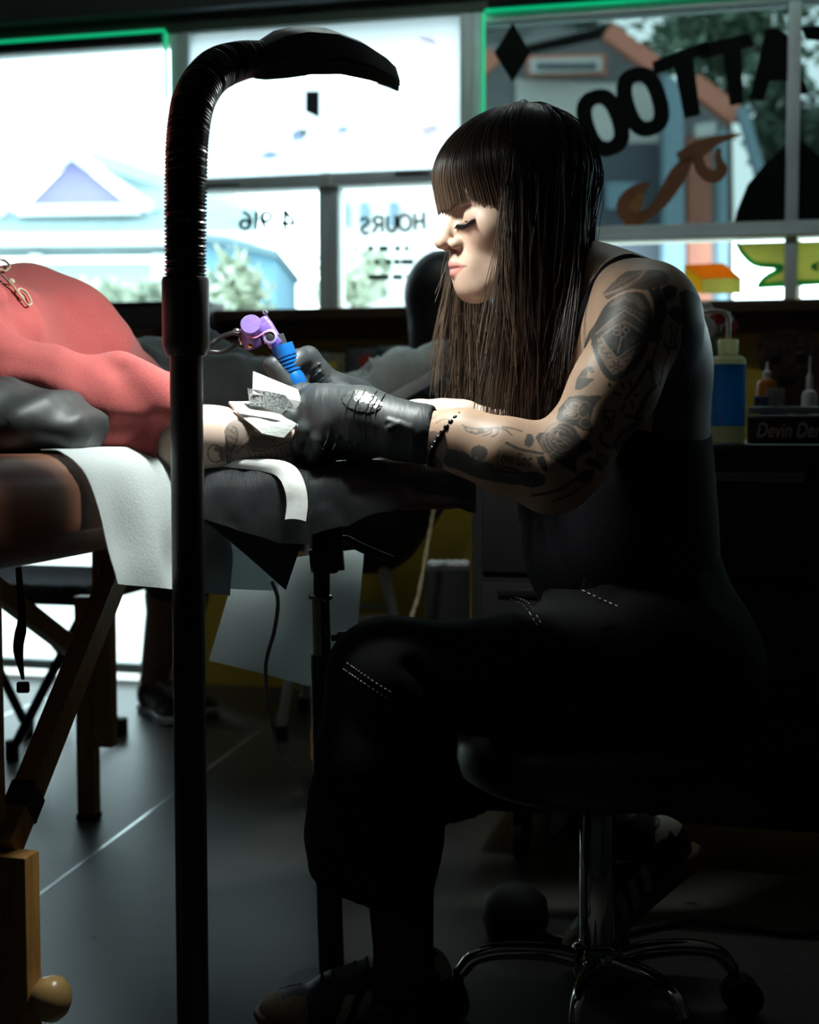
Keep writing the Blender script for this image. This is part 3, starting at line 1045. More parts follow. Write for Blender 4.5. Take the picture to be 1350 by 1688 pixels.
# ------------------------------------------------------------------ folding treatment table
TZ, TB = .763, .648
table = thing('treatment_table', 'brown leather folding treatment table with wooden legs under the lying client', 'table', W(-1.05, 1.95, 0))
M_leather = mat('brown_leather', (0.30, 0.125, 0.075), 0.30, var=0.25, vscale=5, bump=0.12, bscale=350)
m = MB(); m.box(W(-1.05, 1.97, (TZ + TB) / 2), (.70, 2.0, TZ - TB), ROOMR, .045, 6); m.build('cushion', M_leather, table, 60)
m = MB()
for (u0, u1, v0, v1) in ((-1.31, -.80, 1.14, 1.18), (-1.31, -.80, 2.80, 2.84), (-1.31, -1.28, 1.18, 2.80), (-.83, -.80, 1.18, 2.80)):
    wbox(m, u0, u1, v0, v1, TB - .006, TB + .03, .003)
m.build('under_frame', M_wood, table)
legs = {}
for name, u, v, dv in (('near', -.772, 1.353, 1), ('nearleft', -1.30, 1.353, 1), ('farleft', -1.30, 2.563, -1), ('farright', -.772, 2.563, -1)):
    ov = 0.0
    uo_ = u - .039 if u > -1 else u + .039
    m = MB(); wbox(m, uo_ - .019, uo_ + .019, v - .016 - ov, v + .016 - ov, .315 if dv > 0 else .15, TB - .02, .003)
    up_ = m.build('leg', M_wood, table)
    if name == 'near':
        up_.location = up_.location
    m = MB(); wbox(m, u - .019, u + .019, v - .016 + ov * .5, v + .016 + ov * .5, .012, .335 if dv > 0 else .45, .003)
    lo2 = m.build('leg_extension', M_wood, table)
    m = MB(); wbox(m, u - .021, u + .021, v - .018 + ov * .5, v + .018 + ov * .5, 0, .014, .003); m.build('rubber_foot', M_rubber, lo2)
    # wooden clamp knob
    m = MB(); kc = W(u + .018, v + ov * .3, .178)
    m.lathe([(.006, -.004), (.012, 0), (.0215, .008), (.0245, .018), (.0235, .028), (.017, .036), (.006, .040)], kc, RU, 22)
    m.build('knob', mat('turned_wood', (0.55, 0.34, 0.13), 0.3, var=0.3, vscale=14), lo2)
    for z in (.50, .56):
        m = MB(); m.ell(W(uo_, v - .016, z), (.008, .004, .008), ROOMR, 12, 6); m.build('bolt', M_steel, up_)
# cross bars between the legs of each end
for v in (1.353,):
    m = MB(); wbox(m, -1.28, -.79, v - .012, v + .012, .40, .44, .003); m.build('cross_bar', M_wood, table)
# slanting braces
br = [(W(-.790, 1.36, .335), W(-.815, 1.72, TB - .02)), (W(-1.28, 1.36, .335), W(-1.26, 1.72, TB - .02)), (W(-1.30, 2.55, .33), W(-1.28, 1.98, TB - .03)), (W(-.772, 2.55, .33), W(-.79, 1.98, TB - .03))]
for i, (a, b) in enumerate(br):
    m = MB(); m.rbar(a, b, .026, .036, .003); bo = m.build('brace', M_wood, table)
    if i == 0:
        m = MB(); m.rbar(a + (b - a) * .10, a + (b - a) * .17, .029, .039, .002); m.build('tape_band', M_matte, bo)
# black webbing strap
sx = spline([P(30, 930, 1.95), P(36, 1020, 1.95), P(30, 1070, 1.95), P(38, 1120, 1.95)], 14)
m = MB(); g = np.array([[p + V3(s * wv_, 0, 0) for s in (-1, 1)] for p, wv_ in zip(sx, np.interp(np.arange(14), [0, 4, 6, 9, 13], [.004, .005, .008, .007, .002]))])
m.sheet(g, .002); sp_ = m.build('strap', M_matte, table)
m = MB(); m.box(P(38, 1133, 1.95), (.018, .008, .016), None, .003); m.build('buckle', M_black, sp_)

# ------------------------------------------------------------------ arm rest on its stand
RD = 1.80
stand = thing('arm_rest_stand', 'black adjustable arm rest stand with chrome tube beside the black trousers', 'arm rest', P(548, 1670, 1.90) * V3(1, 1, 0))
pc = P(492, 790, RD); PADZ = .742
m = MB(); m.box((pc[0], RD + .022, PADZ - .030), (.43, .150, .050), None, .023, 4); m.build('pad', M_leather, stand, 60)
m = MB(); m.box((P(535, 0, RD)[0], RD + .03, PADZ - .058), (.12, .10, .012), None, .003); m.build('mount_plate', M_black, stand)
hdx = P(535, 920, 1.86)
m = MB()
m.box(P(537, 905, 1.86), (.036, .04, .062), None, .006)
m.box(P(548, 880, 1.86), (.022, .05, .05), rotz(.2), .006)
m.cyl(P(512, 925, 1.86), P(566, 920, 1.86), .016, n=18)
m.cyl(P(530, 935, 1.86), P(530, 985, 1.86), .011, n=18)
m.build('clamp', M_black, stand)
m = MB(); m.tube([P(556, 888, 1.84), P(570, 890, 1.83), P(600, 905, 1.83), P(648, 922, 1.83)], [.004, .0065, .0062, .0042], 12); m.build('lever', M_black, stand)
m = MB(); m.lathe([(.0145, -.002), (.0165, 0), (.0165, .004), (.0125, .006)], P(528, 986, 1.865), n=22)
m.cyl(P(528, 985, 1.865), P(531, 1090, 1.867), .0122, n=22); m.build('chrome_tube', M_chrome, stand)
m = MB(); m.tube([P(532, 1078, 1.867), P(533, 1090, 1.867), P(540, 1400, 1.88), P(549, 1665, 1.90)], [.0155, .0168, .0172, .0175], 22); tb_ = m.build('lower_tube', M_black, stand)
m = MB(); m.cyl(P(546, 1052, 1.85), P(566, 1049, 1.85), .0045, n=12); m.lathe([(.006, 0), (.009, .003), (.009, .011), (.006, .014)], P(556, 1050, 1.85), (1, 0, 0), 14); m.build('thumb_screw', M_black, stand)
for y in (1115, 1135):
    m = MB(); m.ell(P(546, y, 1.852), (.0035, .0015, .0035), None, 10, 6); m.build('pin_hole', M_matte, tb_)
fb = P(549, 1665, 1.90)
m = MB(); m.lathe([(.088, 0), (.09, .004), (.086, .012), (.03, .018), (.022, .04)], (fb[0] + .01, fb[1] + .03, 0), n=30); m.build('base_plate', M_black, stand)

# cloths on the arm rest
M_bib = rib_mat('ribbed_black_bib', (0.042, 0.047, 0.052), 0.42, .0019, 'X', 1.0)
def bibpt(s, t):
    """s along the pad, t from the back edge over the top and down the front"""
    x = -.360 + .440 * s
    prof = [(1.905, .690), (1.903, .735), (1.88, .7445), (1.82, .7460), (1.775, .7440), (1.745, .7365), (1.724, .722), (1.709, .698), (1.701, .666)]
    q = spline(prof, 60)[min(59, int(t * 59.99))]
    p = V3(x, q[0], q[1])
    wr = vnoise(p * V3(1, 1, 1), 22, 3) * .0055 + vnoise(p, 48, 4) * .0025
    p = p + V3(0, -abs(wr) * .6, abs(wr))
    e = max(0, .10 - s) / .10
    p[2] -= .045 * e ** 1.6 * (1 if t > .3 else .3)
    if t > .75:
        p[2] += .018 * math.sin(s * 9) * (t - .75) / .25 + (.012 if s > .55 else 0) * (t - .75) / .25
    return p
g = np.array([[bibpt(s, t) for t in np.linspace(0, 1, 44)] for s in np.linspace(0, 1, 120)])
m = MB(); m.sheet(g, .0012)
m.build('bib_cloth', M_bib, smooth=80, label='ribbed black disposable bib wrapped over the arm rest', cat='bib')
# white tape band round the bib
ts = []
for s in np.linspace(0, 1, 50):
    t = .25 + .70 * s
    # starts under the forearm, runs along the top, then turns down over the front
    q = bibpt(.66 if s > .62 else .24 + .42 * (s / .62), .62 if s < .45 else .62 + (s - .45) / .55 * .38)
    ts.append(q)
top = spline([P(345, 765, 1.748), P(400, 765, 1.742), P(450, 769, 1.732), P(474, 780, 1.719), P(486, 803, 1.706), P(490, 830, 1.699), P(487, 858, 1.692)], 40)
wid = spline([(x, 0) for x in (.003, .006, .009, .012, .0125, .0125, .0125)], 40)[:, 0]
tg = np.gradient(top, axis=0); tg /= np.linalg.norm(tg, axis=1)[:, None]
gr = []
for p, t, wd in zip(top, tg, wid):
    side = unit(np.cross(t, V3(0, -1, .35)))
    gr.append([p + side * wd * a + V3(0, -.002, .002) * (1 - a * a) for a in (-1, -.5, 0, .5, 1)])
m = MB(); m.sheet(np.array(gr), .0006)
m.build('tape_strip', mat('white_tape', (0.78, 0.80, 0.77), 0.55, var=0.06, vscale=60, bump=.15, bscale=150), smooth=80, label='white tape strip holding the black bib on the arm rest', cat='tape')
# black corner of a second bib hanging below
def tri_sheet(A, B, C, n, fold, seed):
    g = []
    for i in np.linspace(0, 1, n):
        row = []
        for j in np.linspace(0, 1, n):
            a = A * (1 - j) + B * j
            p = a * (1 - i) + C * i
            p = p + V3(0, fold * vnoise(p, 14, seed), 0)
            row.append(p)
        g.append(row)
    return np.array(g)
m = MB(); m.sheet(tri_sheet(P(330, 852, 1.77), P(512, 850, 1.80), P(472, 972, 1.80), 22, .01, 5), .0012)
m.build('bib_cloth', mat('black_paper', (0.012, 0.012, 0.013), 0.6, var=0.15), smooth=80, label='black bib corner hanging in a point under the arm rest', cat='bib')

M_towel = paper_mat('white_paper_towel', (0.74, 0.80, 0.80), 0.30)
M_drape = paper_mat('thin_white_drape', (0.88, 0.96, 0.97), 0.6)
# towel draped over the table corner
def quad_sheet(A, B, C, D, nu, nv, fold, sc, seed, ny=1.0, sag=0):
    """A-B top edge, D-C bottom edge"""
    g = []
    for j in np.linspace(0, 1, nv):
        row = []
        for i in np.linspace(0, 1, nu):
            p = (A * (1 - i) + B * i) * (1 - j) + (D * (1 - i) + C * i) * j
            k = vnoise(p, sc, seed) * fold
            p = p + V3(0, ny * k, 0)
            row.append(p)
        g.append(row)
    return np.array(g)
edge = lambda v, z, du=0: W(-.698 + du, v, z)
rows = []
for i in np.linspace(0, 1, 34):
    v = 1.37 + .38 * i
    col_ = []
    prof = [(-.10, .7665), (-.045, .7668), (-.020, .764), (-.002, .750), (.006, .72), (.010, .67), (.014, .645 - .03 * i), (.018, .622 - .055 * i)]
    if i < .5:
        prof[0] = (-.045 - .06 * i, .7668); prof[1] = (-.030, .7668)
    for q in spline(prof, 30):
        p = W(-.70 + q[0], v + (.045 * (1 - i) * max(0, (.75 - q[1]) / .2) ** .6), q[1])
        p = p + RU * (.010 * (vnoise(p, 16, 8) + .6) * min(1, max(0, (.76 - q[1]) * 8)))
        col_.append(p)
    rows.append(col_)
m = MB(); m.sheet(np.array(rows), .001)
m.build('paper_towel_drape', M_towel, smooth=80, label='white paper sheet draped over the brown table edge beside the lamp pole', cat='paper sheet')
m = MB(); m.sheet(quad_sheet(P(325, 848, 1.87), P(520, 845, 1.90), P(455, 974, 1.90), P(318, 968, 1.86), 24, 20, .012, 13, 9), .001)
m.build('paper_towel_drape', M_drape, smooth=80, label='white paper drape hanging below the arm rest behind the black point', cat='paper sheet')
m = MB(); m.sheet(quad_sheet(P(392, 930, 2.06), P(600, 905, 2.12), P(580, 1148, 2.12), P(343, 1090, 2.04), 24, 24, .012, 9, 12), .001)
m.build('paper_towel_drape', M_drape, smooth=80, label='large pale blue-white drape hanging lowest behind the chrome tube', cat='paper sheet')

# ------------------------------------------------------------------ rolling stool
SD = 1.86
sc_ = P(983, 1590, SD)
stool = thing('rolling_stool', 'black round rolling stool with chrome column and five-star base under the tattooist', 'stool', (sc_[0], SD, 0))
sx, sy = sc_[0], SD
m = MB(); m.lathe([(.06, .318), (.165, .322), (.182, .332), (.188, .352), (.186, .378), (.172, .398), (.12, .404), (.02, .404)], (sx, sy, 0), n=44); m.build('seat', mat('black_vinyl', (0.008, 0.008, 0.009), 0.4, var=0.15), stool, 60)
m = MB(); m.lathe([(.05, .300), (.075, .304), (.075, .320), (.04, .322)], (sx, sy, 0), n=28); m.build('seat_plate', M_black, stool)
m = MB(); m.cyl((sx, sy, .28), (sx, sy, .31), .0175, n=24); m.build('gas_piston', M_chrome, stool)
m = MB(); m.lathe([(.0235, .098), (.0238, .10), (.0238, .278), (.021, .282), (.018, .283)], (sx, sy, 0), n=30); m.build('column', M_chrome, stool)
m = MB(); m.lathe([(.022, .048), (.028, .052), (.034, .070), (.036, .088), (.032, .100), (.025, .104)], (sx, sy, 0), n=30); m.build('hub', M_chrome, stool)
for k, a in enumerate((183, 255, 299, 2, 75)):
    a = math.radians(a)
    d = V3(math.cos(a), math.sin(a), 0)
    c = V3(sx, sy, 0)
    lp = spline([c + d * .022 + V3(0, 0, .078), c + d * .07 + V3(0, 0, .090), c + d * .13 + V3(0, 0, .092), c + d * .165 + V3(0, 0, .083), c + d * .182 + V3(0, 0, .064)], 18)
    m = MB(); m.tube(lp, np.interp(np.arange(18), [0, 9, 17], [.0135, .0115, .0095]), 14); lg = m.build('leg', M_chrome, stool)
    q = c + d * .185
    t = V3(-d[1], d[0], 0)
    m = MB(); m.cyl(q + V3(0, 0, .045), q + V3(0, 0, .068), .007, n=12)
    for s in (-1, 1):
        m.lathe([(.004, -.008), (.022, -.008), (.0255, -.005), (.0255, .005), (.022, .008), (.004, .008)], q + t * s * .0125 + d * .012 + V3(0, 0, .026), t, 22)
    m.box(q + d * .006 + V3(0, 0, .040), (.022, .016, .022), rotz(a), .004)
    m.build('caster', M_rubber, stool)

# ------------------------------------------------------------------ black work station
CT = .757


def soft_plastic(name, c):
    """waxy plastic that lets light through"""
    m_ = mat(name, c, 0.3, var=0.08, vscale=12)
    n_ = m_.node_tree
    p_ = n_.nodes['Principled BSDF']
    tl_ = n_.nodes.new('ShaderNodeBsdfTranslucent'); tl_.inputs['Color'].default_value = (*c, 1)
    tp_ = n_.nodes.new('ShaderNodeBsdfTransparent'); tp_.inputs['Color'].default_value = (*c, 1)
    a_ = n_.nodes.new('ShaderNodeMixShader'); a_.inputs[0].default_value = .35
    b_2 = n_.nodes.new('ShaderNodeMixShader'); b_2.inputs[0].default_value = .65
    n_.links.new(tl_.outputs[0], a_.inputs[1]); n_.links.new(tp_.outputs[0], a_.inputs[2])
    n_.links.new(p_.outputs[0], b_2.inputs[1]); n_.links.new(a_.outputs[0], b_2.inputs[2])
    n_.links.new(b_2.outputs[0], n_.nodes['Material Output'].inputs[0])
    return m_


cab = thing('work_station', 'long black drawer cabinet behind the tattooist with the blue bottle on top', 'cabinet', W(.35, 2.72, 0))
m = MB(); wbox(m, -.5, 1.3, 2.46, 3.0, .10, CT - .022, .004); m.build('body', M_matte, cab)
m = MB(); wbox(m, -.52, 1.32, 2.44, 3.02, CT - .02, CT, .003); m.build('worktop', mat('black_laminate', (0.02, 0.02, 0.022), 0.3, var=0.1), cab)
for i in range(3):
    for j in range(3):
        u0 = -.48 + i * .595
        z0 = .12 + j * .205
        m = MB(); wbox(m, u0, u0 + .575, 2.446, 2.459, z0, z0 + .19, .004); dr = m.build('drawer', M_matte, cab)
        m = MB(); wbox(m, u0 + .03, u0 + .545, 2.436, 2.447, z0 + .165, z0 + .180, .002); m.build('handle', M_steel if (i == 0 and j == 2) else M_black, dr)
for u in (-.42, 1.22):
    for v in (2.53, 2.93):
        m = MB(); m.lathe([(.01, -.012), (.045, -.012), (.05, -.008), (.05, .008), (.045, .012), (.01, .012)], W(u, v, .05), RU, 20); m.build('caster', M_rubber, cab)

wb = P(1198, 733, 2.52); wb[2] = CT
bot = thing('wash_bottle', 'squeeze bottle of blue liquid with a bent white straw on the black worktop', 'bottle', wb)
M_clear = soft_plastic('milky_plastic', (0.80, 0.80, 0.55))
M_blue = soft_plastic('blue_liquid', (0.02, 0.34, 0.62))
r = .0315
m = MB(); m.lathe([(r * .9, 0), (r, .004), (r, .030)], wb, n=30); m.build('bottle_foot', M_clear, bot)
m = MB(); m.lathe([(r, .030), (r, .138)], wb, n=30); m.build('liquid', M_blue, bot)
m = MB(); m.lathe([(r, .138), (r * .98, .147), (r * .8, .152), (.015, .155), (.015, .158)], wb, n=30); m.build('shoulder', M_clear, bot)
m = MB(); m.lathe([(.0165, .157), (.0175, .159), (.0175, .180), (.016, .182), (.006, .183)], wb, n=24); m.build('cap', M_clear, bot)
st_ = spline([wb + V3(0, 0, .18), wb + V3(0, 0, .205), wb + V3(-.002, 0, .222), wb + V3(-.012, -.002, .230), wb + V3(-.035, -.006, .231), wb + V3(-.05, -.008, .226)], 22)
m = MB(); m.tube(st_, .0042, 10); m.build('straw', mat('white_plastic', (0.72, 0.78, 0.75), 0.4, var=0.04), bot)

def cu_(px, v):
    """u on the line v = const seen at photo column px"""
    k = (px - 675) / FPX
    Y = v / (RV[1] + RV[0] * k)
    return (V3(k * Y, Y, 0)) @ RU


M_sign = mat('black_sign', (0.02, 0.02, 0.022), 0.4, var=0.1)
sg = thing('name_plate', 'black name plate with pale lettering at the right edge of the worktop', 'name plate', W(.05, 2.56, CT))
SV = 2.56
S0, S1 = cu_(1231, SV), cu_(1400, SV)
m = MB(); wbox(m, S0, S1, SV, SV + .012, CT, CT + .044, .002); m.build('plate', M_sign, sg)
m = MB(); wbox(m, S0 - .002, S1 + .002, SV - .003, SV + .015, CT + .044, CT + .049, .001); m.build('top_edge', M_steel, sg)
cu = bpy.data.curves.new('t', 'FONT'); cu.body = 'Devin Derle'; cu.shear = .25; cu.extrude = .02; cu.offset = .012
ob = bpy.data.objects.new('t', cu); COL.objects.link(ob)
me = bpy.data.meshes.new_from_object(ob.evaluated_get(bpy.context.evaluated_depsgraph_get()))
V = np.array([v.co[:] for v in me.vertices]); F = [list(p.vertices) for p in me.polygons]
bpy.data.objects.remove(ob)
V = (V - V.min(0)) / (V.max(0) - V.min(0))
mk('lettering', np.array([W(S0 + .016 + .125 * a, SV - .0005 - .002 * c, CT + .010 + .026 * b) for a, b, c in V]), F, mat('pale_lettering', (0.55, 0.58, 0.58), 0.5, var=0.05), sg, 0)


def simple_bottle(u, v, z, r, h, m_body, m_cap, label, cap=.3):
    b = thing('bottle', label, 'bottle', W(u, v, z))
    m = MB(); m.lathe([(r * .9, 0), (r, .004), (r, h * (1 - cap) - .012), (r * .8, h * (1 - cap) - .003), (r * .4, h * (1 - cap))], W(u, v, z), n=20); m.build('bottle_body', m_body, b)
    m = MB(); m.lathe([(r * .42, h * (1 - cap)), (r * .42, h * (1 - cap * .6)), (r * .18, h * (1 - cap * .5)), (r * .10, h)], W(u, v, z), n=14); m.build('cap', m_cap, b)
    return b


M_orange = mat('orange_plastic', (0.42, 0.13, 0.02), 0.4, var=0.15)
M_yel = mat('yellow_plastic', (0.65, 0.50, 0.03), 0.4, var=0.1)
M_wp = mat('white_plastic', (0.72, 0.78, 0.75), 0.4, var=0.04)
M_navy = mat('navy_card', (0.03, 0.04, 0.16), 0.6, var=0.1)
M_red = mat('red_card', (0.45, 0.05, 0.03), 0.6, var=0.1)
v = 2.9
simple_bottle(cu_(1262, v), v, CT, .020, .155, M_orange, M_wp, 'orange bottle with white cap among the clutter behind the blue bottle', .22)
simple_bottle(cu_(1332, v), v, CT, .015, .165, M_wp, M_wp, 'white nozzle bottle at the right end of the worktop clutter', .4)
m = MB(); m.lathe([(.017, 0), (.0175, .012), (.015, .014)], W(cu_(1332, v), v - .001, CT + .001 + .03), n=18)
m.build('rubber_ring', M_yel, label='yellow ring round the white nozzle bottle', cat='ring')
# acrylic organiser with stickers
org = thing('sticker_box', 'low clear organiser covered in stickers behind the name plate', 'organiser', W(.22, 2.72, CT))
a0, a1 = cu_(1232, 2.68), cu_(1400, 2.68)
m = MB(); wbox(m, a0, a1, 2.68, 2.80, CT, CT + .065, .003); m.build('tray', mat('grey_acrylic', (0.20, 0.21, 0.22), 0.3, var=0.2, vscale=30), org)
for px, wd, mm in ((1243, .02, M_yel), (1262, .03, M_navy), (1305, .016, M_wp), (1318, .03, M_red), (1338, .018, M_wp)):
    u = cu_(px, 2.68)
    m = MB(); wbox(m, u - wd / 2, u + wd / 2, 2.677, 2.680, CT + .020, CT + .052, .0005); m.build('sticker', mm, org)
u = cu_(1322, 2.677); m = MB(); m.ell(W(u, 2.676, CT + .036), (.007, .001, .006), ROOMR); m.build('sticker_print', M_wp, org)
m = MB(); u = cu_(1276, 2.74); wbox(m, u - .016, u + .016, 2.72, 2.75, CT + .066, CT + .098, .002)
m.build('small_box', mat('grey_print_card', (0.30, 0.29, 0.28), 0.6, var=0.5, vscale=160), label='small grey printed box standing on the sticker organiser', cat='box')
m = MB(); u = cu_(1254, 2.74); wbox(m, u - .014, u + .014, 2.72, 2.75, CT + .066, CT + .084, .002)
m.build('small_box', M_navy, label='small navy box lying on the sticker organiser', cat='box')
# brown print of a moth, a framed picture and a flower pot behind
fr = thing('picture_board', 'tall brown skull-like cut-out board standing behind the orange bottle', 'board', W(.2, 2.96, CT))
t = np.linspace(0, 2 * math.pi, 30, endpoint=False)
prof = [(.048, .0), (.045, .07), (.040, .12), (.058, .15), (.060, .19), (.045, .215), (.0, .222)]
pr = spline(prof, 18)
uc = cu_(1296, 2.96)
poly = [(uc + a, CT + b) for a, b in pr] + [(uc - a, CT + b) for a, b in pr[::-1][1:]]
m = MB(); m.prism(poly, lambda a, b, h: W(a, 2.96 + h, b), 0, .012); m.build('board', mat('brown_print', (0.115, 0.075, 0.06), 0.7, var=0.7, vscale=70), fr, 0)
for du, z in ((-.024, .165), (.024, .165), (0, .12)):
    m = MB(); m.ell(W(uc + du, 2.959, CT + z), (.012 if z > .15 else .016, .003, .012), ROOMR); m.build('dark_print', M_matte, fr)
pf = thing('framed_portrait', 'framed red and grey portrait print at the far right behind the white bottle', 'picture', W(.3, 2.99, CT))
u = cu_(1362, 2.99)
m = MB(); wbox(m, u - .06, u + .06, 2.985, 2.995, CT, CT + .19, .002); m.build('frame', M_black, pf)
m = MB(); wbox(m, u - .054, u + .054, 2.982, 2.985, CT + .006, CT + .184, .0005); m.build('print', mat('red_grey_print', (0.35, 0.16, 0.17), 0.6, var=0.8, vscale=30), pf)
for i, (px, py, mm, rr) in enumerate(((1152, 515, M_wp, .012), (1164, 528, M_wp, .010), (1178, 520, M_wp, .011), (1146, 534, M_red, .012), (1186, 530, M_red, .009))):
    pass
fl = thing('flower_pot', 'red and white flowers in a small dark pot beside the tattooed shoulder', 'flowers', W(cu_(1168, 2.9), 2.9, CT))
b0 = W(cu_(1168, 2.9), 2.9, CT)
m = MB(); m.lathe([(.022, 0), (.030, .08), (.032, .085), (.026, .086)], b0, n=20); m.build('pot', mat('terracotta_dark', (0.16, 0.045, 0.02), 0.6, var=0.2), fl)
r2 = np.random.default_rng(5)
for k in range(9):
    top = b0 + V3(r2.uniform(-.04, .04), r2.uniform(-.02, .02), r2.uniform(.215, .265))
    m = MB(); m.tube(spline([b0 + V3(0, 0, .08), (b0 + top) / 2 + V3(0, 0, .03), top], 6), .0015, 6); m.build('stem', mat('stem_green', (0.05, 0.09, 0.03), 0.6, var=.2), fl)
    m = MB()
    for q in range(6):
        a = q * math.pi / 3
        m.ell(top + V3(math.cos(a) * .008, -.002, math.sin(a) * .008), (.008, .004, .008), None, 8, 6)
    m.build('blossom', M_wp if k % 3 else M_red, fl)
# steel forceps on the worktop
m = MB()
for s in (-1, 1):
    m.tube(spline([W(.29, 2.47, CT + .004), W(.33, 2.475 + s * .006, CT + .006), W(.40, 2.48 + s * .002, CT + .004)], 10), .0022, 8)
m.build('forceps', M_steel, label='steel forceps lying at the front edge of the worktop', cat='forceps')

# ------------------------------------------------------------------ background furniture
# framed prints and boxes standing on the low bench under the windows
bench = thing('wall_shelf', 'long dark shelf under the window sill holding framed prints', 'shelf', W(-.9, WV - .08, .90))
m = MB(); wbox(m, -1.68, -.3, WV - .18, WV - .003, .885, .905, .003); m.build('board', M_darkwood, bench)
for u in (-1.6, -1.0, -.4):
    m = MB(); wbox(m, u - .01, u + .01, WV - .16, WV - .003, .80, .885, .002); m.build('bracket', M_black, bench)
prints = [(520, .05, .09, (0.28, 0.30, 0.30), 'grey print with faint figures'), (550, .045, .085, (0.30, 0.26, 0.16), 'tan print with a yellow centre'), (605, .06, .10, (0.10, 0.10, 0.12), 'dark print with a red disc'), (660, .07, .105, (0.32, 0.38, 0.36), 'pale green print'), (485, .04, .08, (0.12, 0.10, 0.09), 'small brown print')]
for px, hw, h, c, lab in prints:
    u = cu_(px, WV - .06)
    f = thing('framed_print', lab + ' standing on the shelf under the window', 'framed print', W(u, WV - .06, .905), 'framed prints under the window')
    m = MB(); wbox(m, u - hw, u + hw, WV - .07, WV - .055, .905, .905 + h, .002); m.build('frame', M_black, f)
    m = MB(); wbox(m, u - hw + .006, u + hw - .006, WV - .073, WV - .069, .911, .899 + h, .0005); m.build('print', mat('print_%d' % px, c, 0.6, var=0.6, vscale=60), f)
    if px == 605:
        m = MB(); m.ell(W(u, WV - .074, .905 + h * .55), (.022, .002, .022), ROOMR); m.build('disc', M_red, f)
    if px == 550:
        m = MB(); m.ell(W(u, WV - .074, .905 + h * .5), (.015, .002, .015), ROOMR); m.build('disc', M_yel, f)
# black box on the left end of the sill
m = MB(); a0, a1 = cu_(176, WV - .12), cu_(352, WV - .12)
wbox(m, a0, a1, WV - .17, WV - .03, 1.055, 1.130, .006)
bx = m.build('storage_box', mat('charcoal_card', (0.055, 0.05, 0.052), 0.6, var=0.1), label='long charcoal box on the sill behind the lamp sleeve', cat='box')
m = MB(); wbox(m, a0 - .004, a1 + .004, WV - .174, WV - .026, 1.124, 1.136, .003); m.build('lid', M_black, bx)
m = MB(); wbox(m, -2.95, -1.70, WV - .20, WV - .003, 1.03, 1.055, .003)
m.build('trim_5', M_darkwood, kind='structure', label='dark ledge under the gable-house window')

# white metal stool of the person behind
ws = thing('metal_stool', 'white metal stool with rubber feet beyond the hanging drapes', 'stool', P(560, 1225, 3.55) * V3(1, 1, 0))
tops = [P(520, 850, 3.45), P(612, 850, 3.45), P(625, 850, 3.75), P(540, 850, 3.75)]
bots = [P(463, 1220, 3.49), P(690, 1220, 3.47), P(668, 1175, 3.85), P(500, 1175, 3.85)]
for a, b in zip(tops, bots):
    b = b.copy(); b[2] = .02
    m = MB(); m.cyl(a, b, .0125, n=12); l_ = m.build('leg', M_white, ws)
    m = MB(); m.cyl(b - V3(0, 0, .02), b + V3(0, 0, .02), .017, n=12); m.build('rubber_foot', M_rubber, l_)
for z in (.45, .72):
    q = [a * (1 - z) + b * z for a, b in zip(tops, bots)]
    for i in range(4):
        m = MB(); m.cyl(q[i], q[(i + 1) % 4], .008, n=10); m.build('rung', M_white, ws)
c = sum(tops) / 4
m = MB(); m.lathe([(.12, 0), (.16, .01), (.165, .03), (.15, .04)], c - V3(0, 0, .005), n=30); m.build('seat', M_white, ws)

# black folding chair at the left
fc = thing('folding_chair', 'black folding chair with patterned seat at the left behind the table', 'chair', P(90, 1200, 3.5) * V3(1, 1, 0))
m = MB(); m.box(P(70, 962, 3.45), (.44, .40, .05), rotz(-.25), .012); m.build('seat', mat('patterned_seat', (0.05, 0.045, 0.06), 0.8, var=0.6, vscale=35), fc)
for a, b in ((P(-60, 985, 3.3), P(45, 1195, 3.55)), (P(150, 985, 3.3), P(20, 1240, 3.3)), (P(30, 985, 3.6), P(200, 1212, 3.55)), (P(160, 985, 3.6), P(90, 1160, 3.85))):
    b = b.copy(); b[2] = .02
    m = MB(); m.cyl(a, b, .012, n=10); m.build('leg', M_black, fc)
    m = MB(); m.cyl(b - V3(0, 0, .02), b + V3(0, 0, .025), .017, n=10); m.build('rubber_foot', M_rubber, fc)

# bin with papers, cord and clutter behind the arm rest
bn = thing('waste_bin', 'black waste bin with crumpled paper beyond the thigh', 'bin', P(735, 1200, 2.95) * V3(1, 1, 0))
bp_ = P(737, 931, 2.95)
m = MB(); m.box((bp_[0], 2.95, bp_[2] / 2), (.088, .16, bp_[2]), None, .006); m.build('body', M_matte, bn)
r2 = np.random.default_rng(3)
for k in range(5):
    p = V3(bp_[0] - .03 + .016 * k, 2.91, bp_[2] + .006)
    m = MB(); m.ell(p, (.014, .02, .009), None, 7, 5); m.build('crumpled_paper', M_white, bn, 0)
cp = spline([P(716, 835, 2.7), P(708, 880, 2.7), P(690, 980, 2.66), P(676, 1030, 2.64), P(660, 1150, 2.62)], 40)
m = MB(); m.tube(cp, .0042 + .0008 * np.sin(np.arange(40) * 1.5), 8)
m.build('cord', mat('beige_cord', (0.42, 0.33, 0.20), 0.7, var=0.3, vscale=90), label='twisted beige cord hanging down behind the raised knee', cat='cord')
m = MB(); m.ell(P(718, 635, 2.9), (.03, .05, .022), None, 14, 10)
m.build('blue_cloth', mat('blue_cloth', (0.02, 0.25, 0.45), 0.6, var=0.3, vscale=30), label='bright blue bundled cloth next to the grey sneaker', cat='cloth')
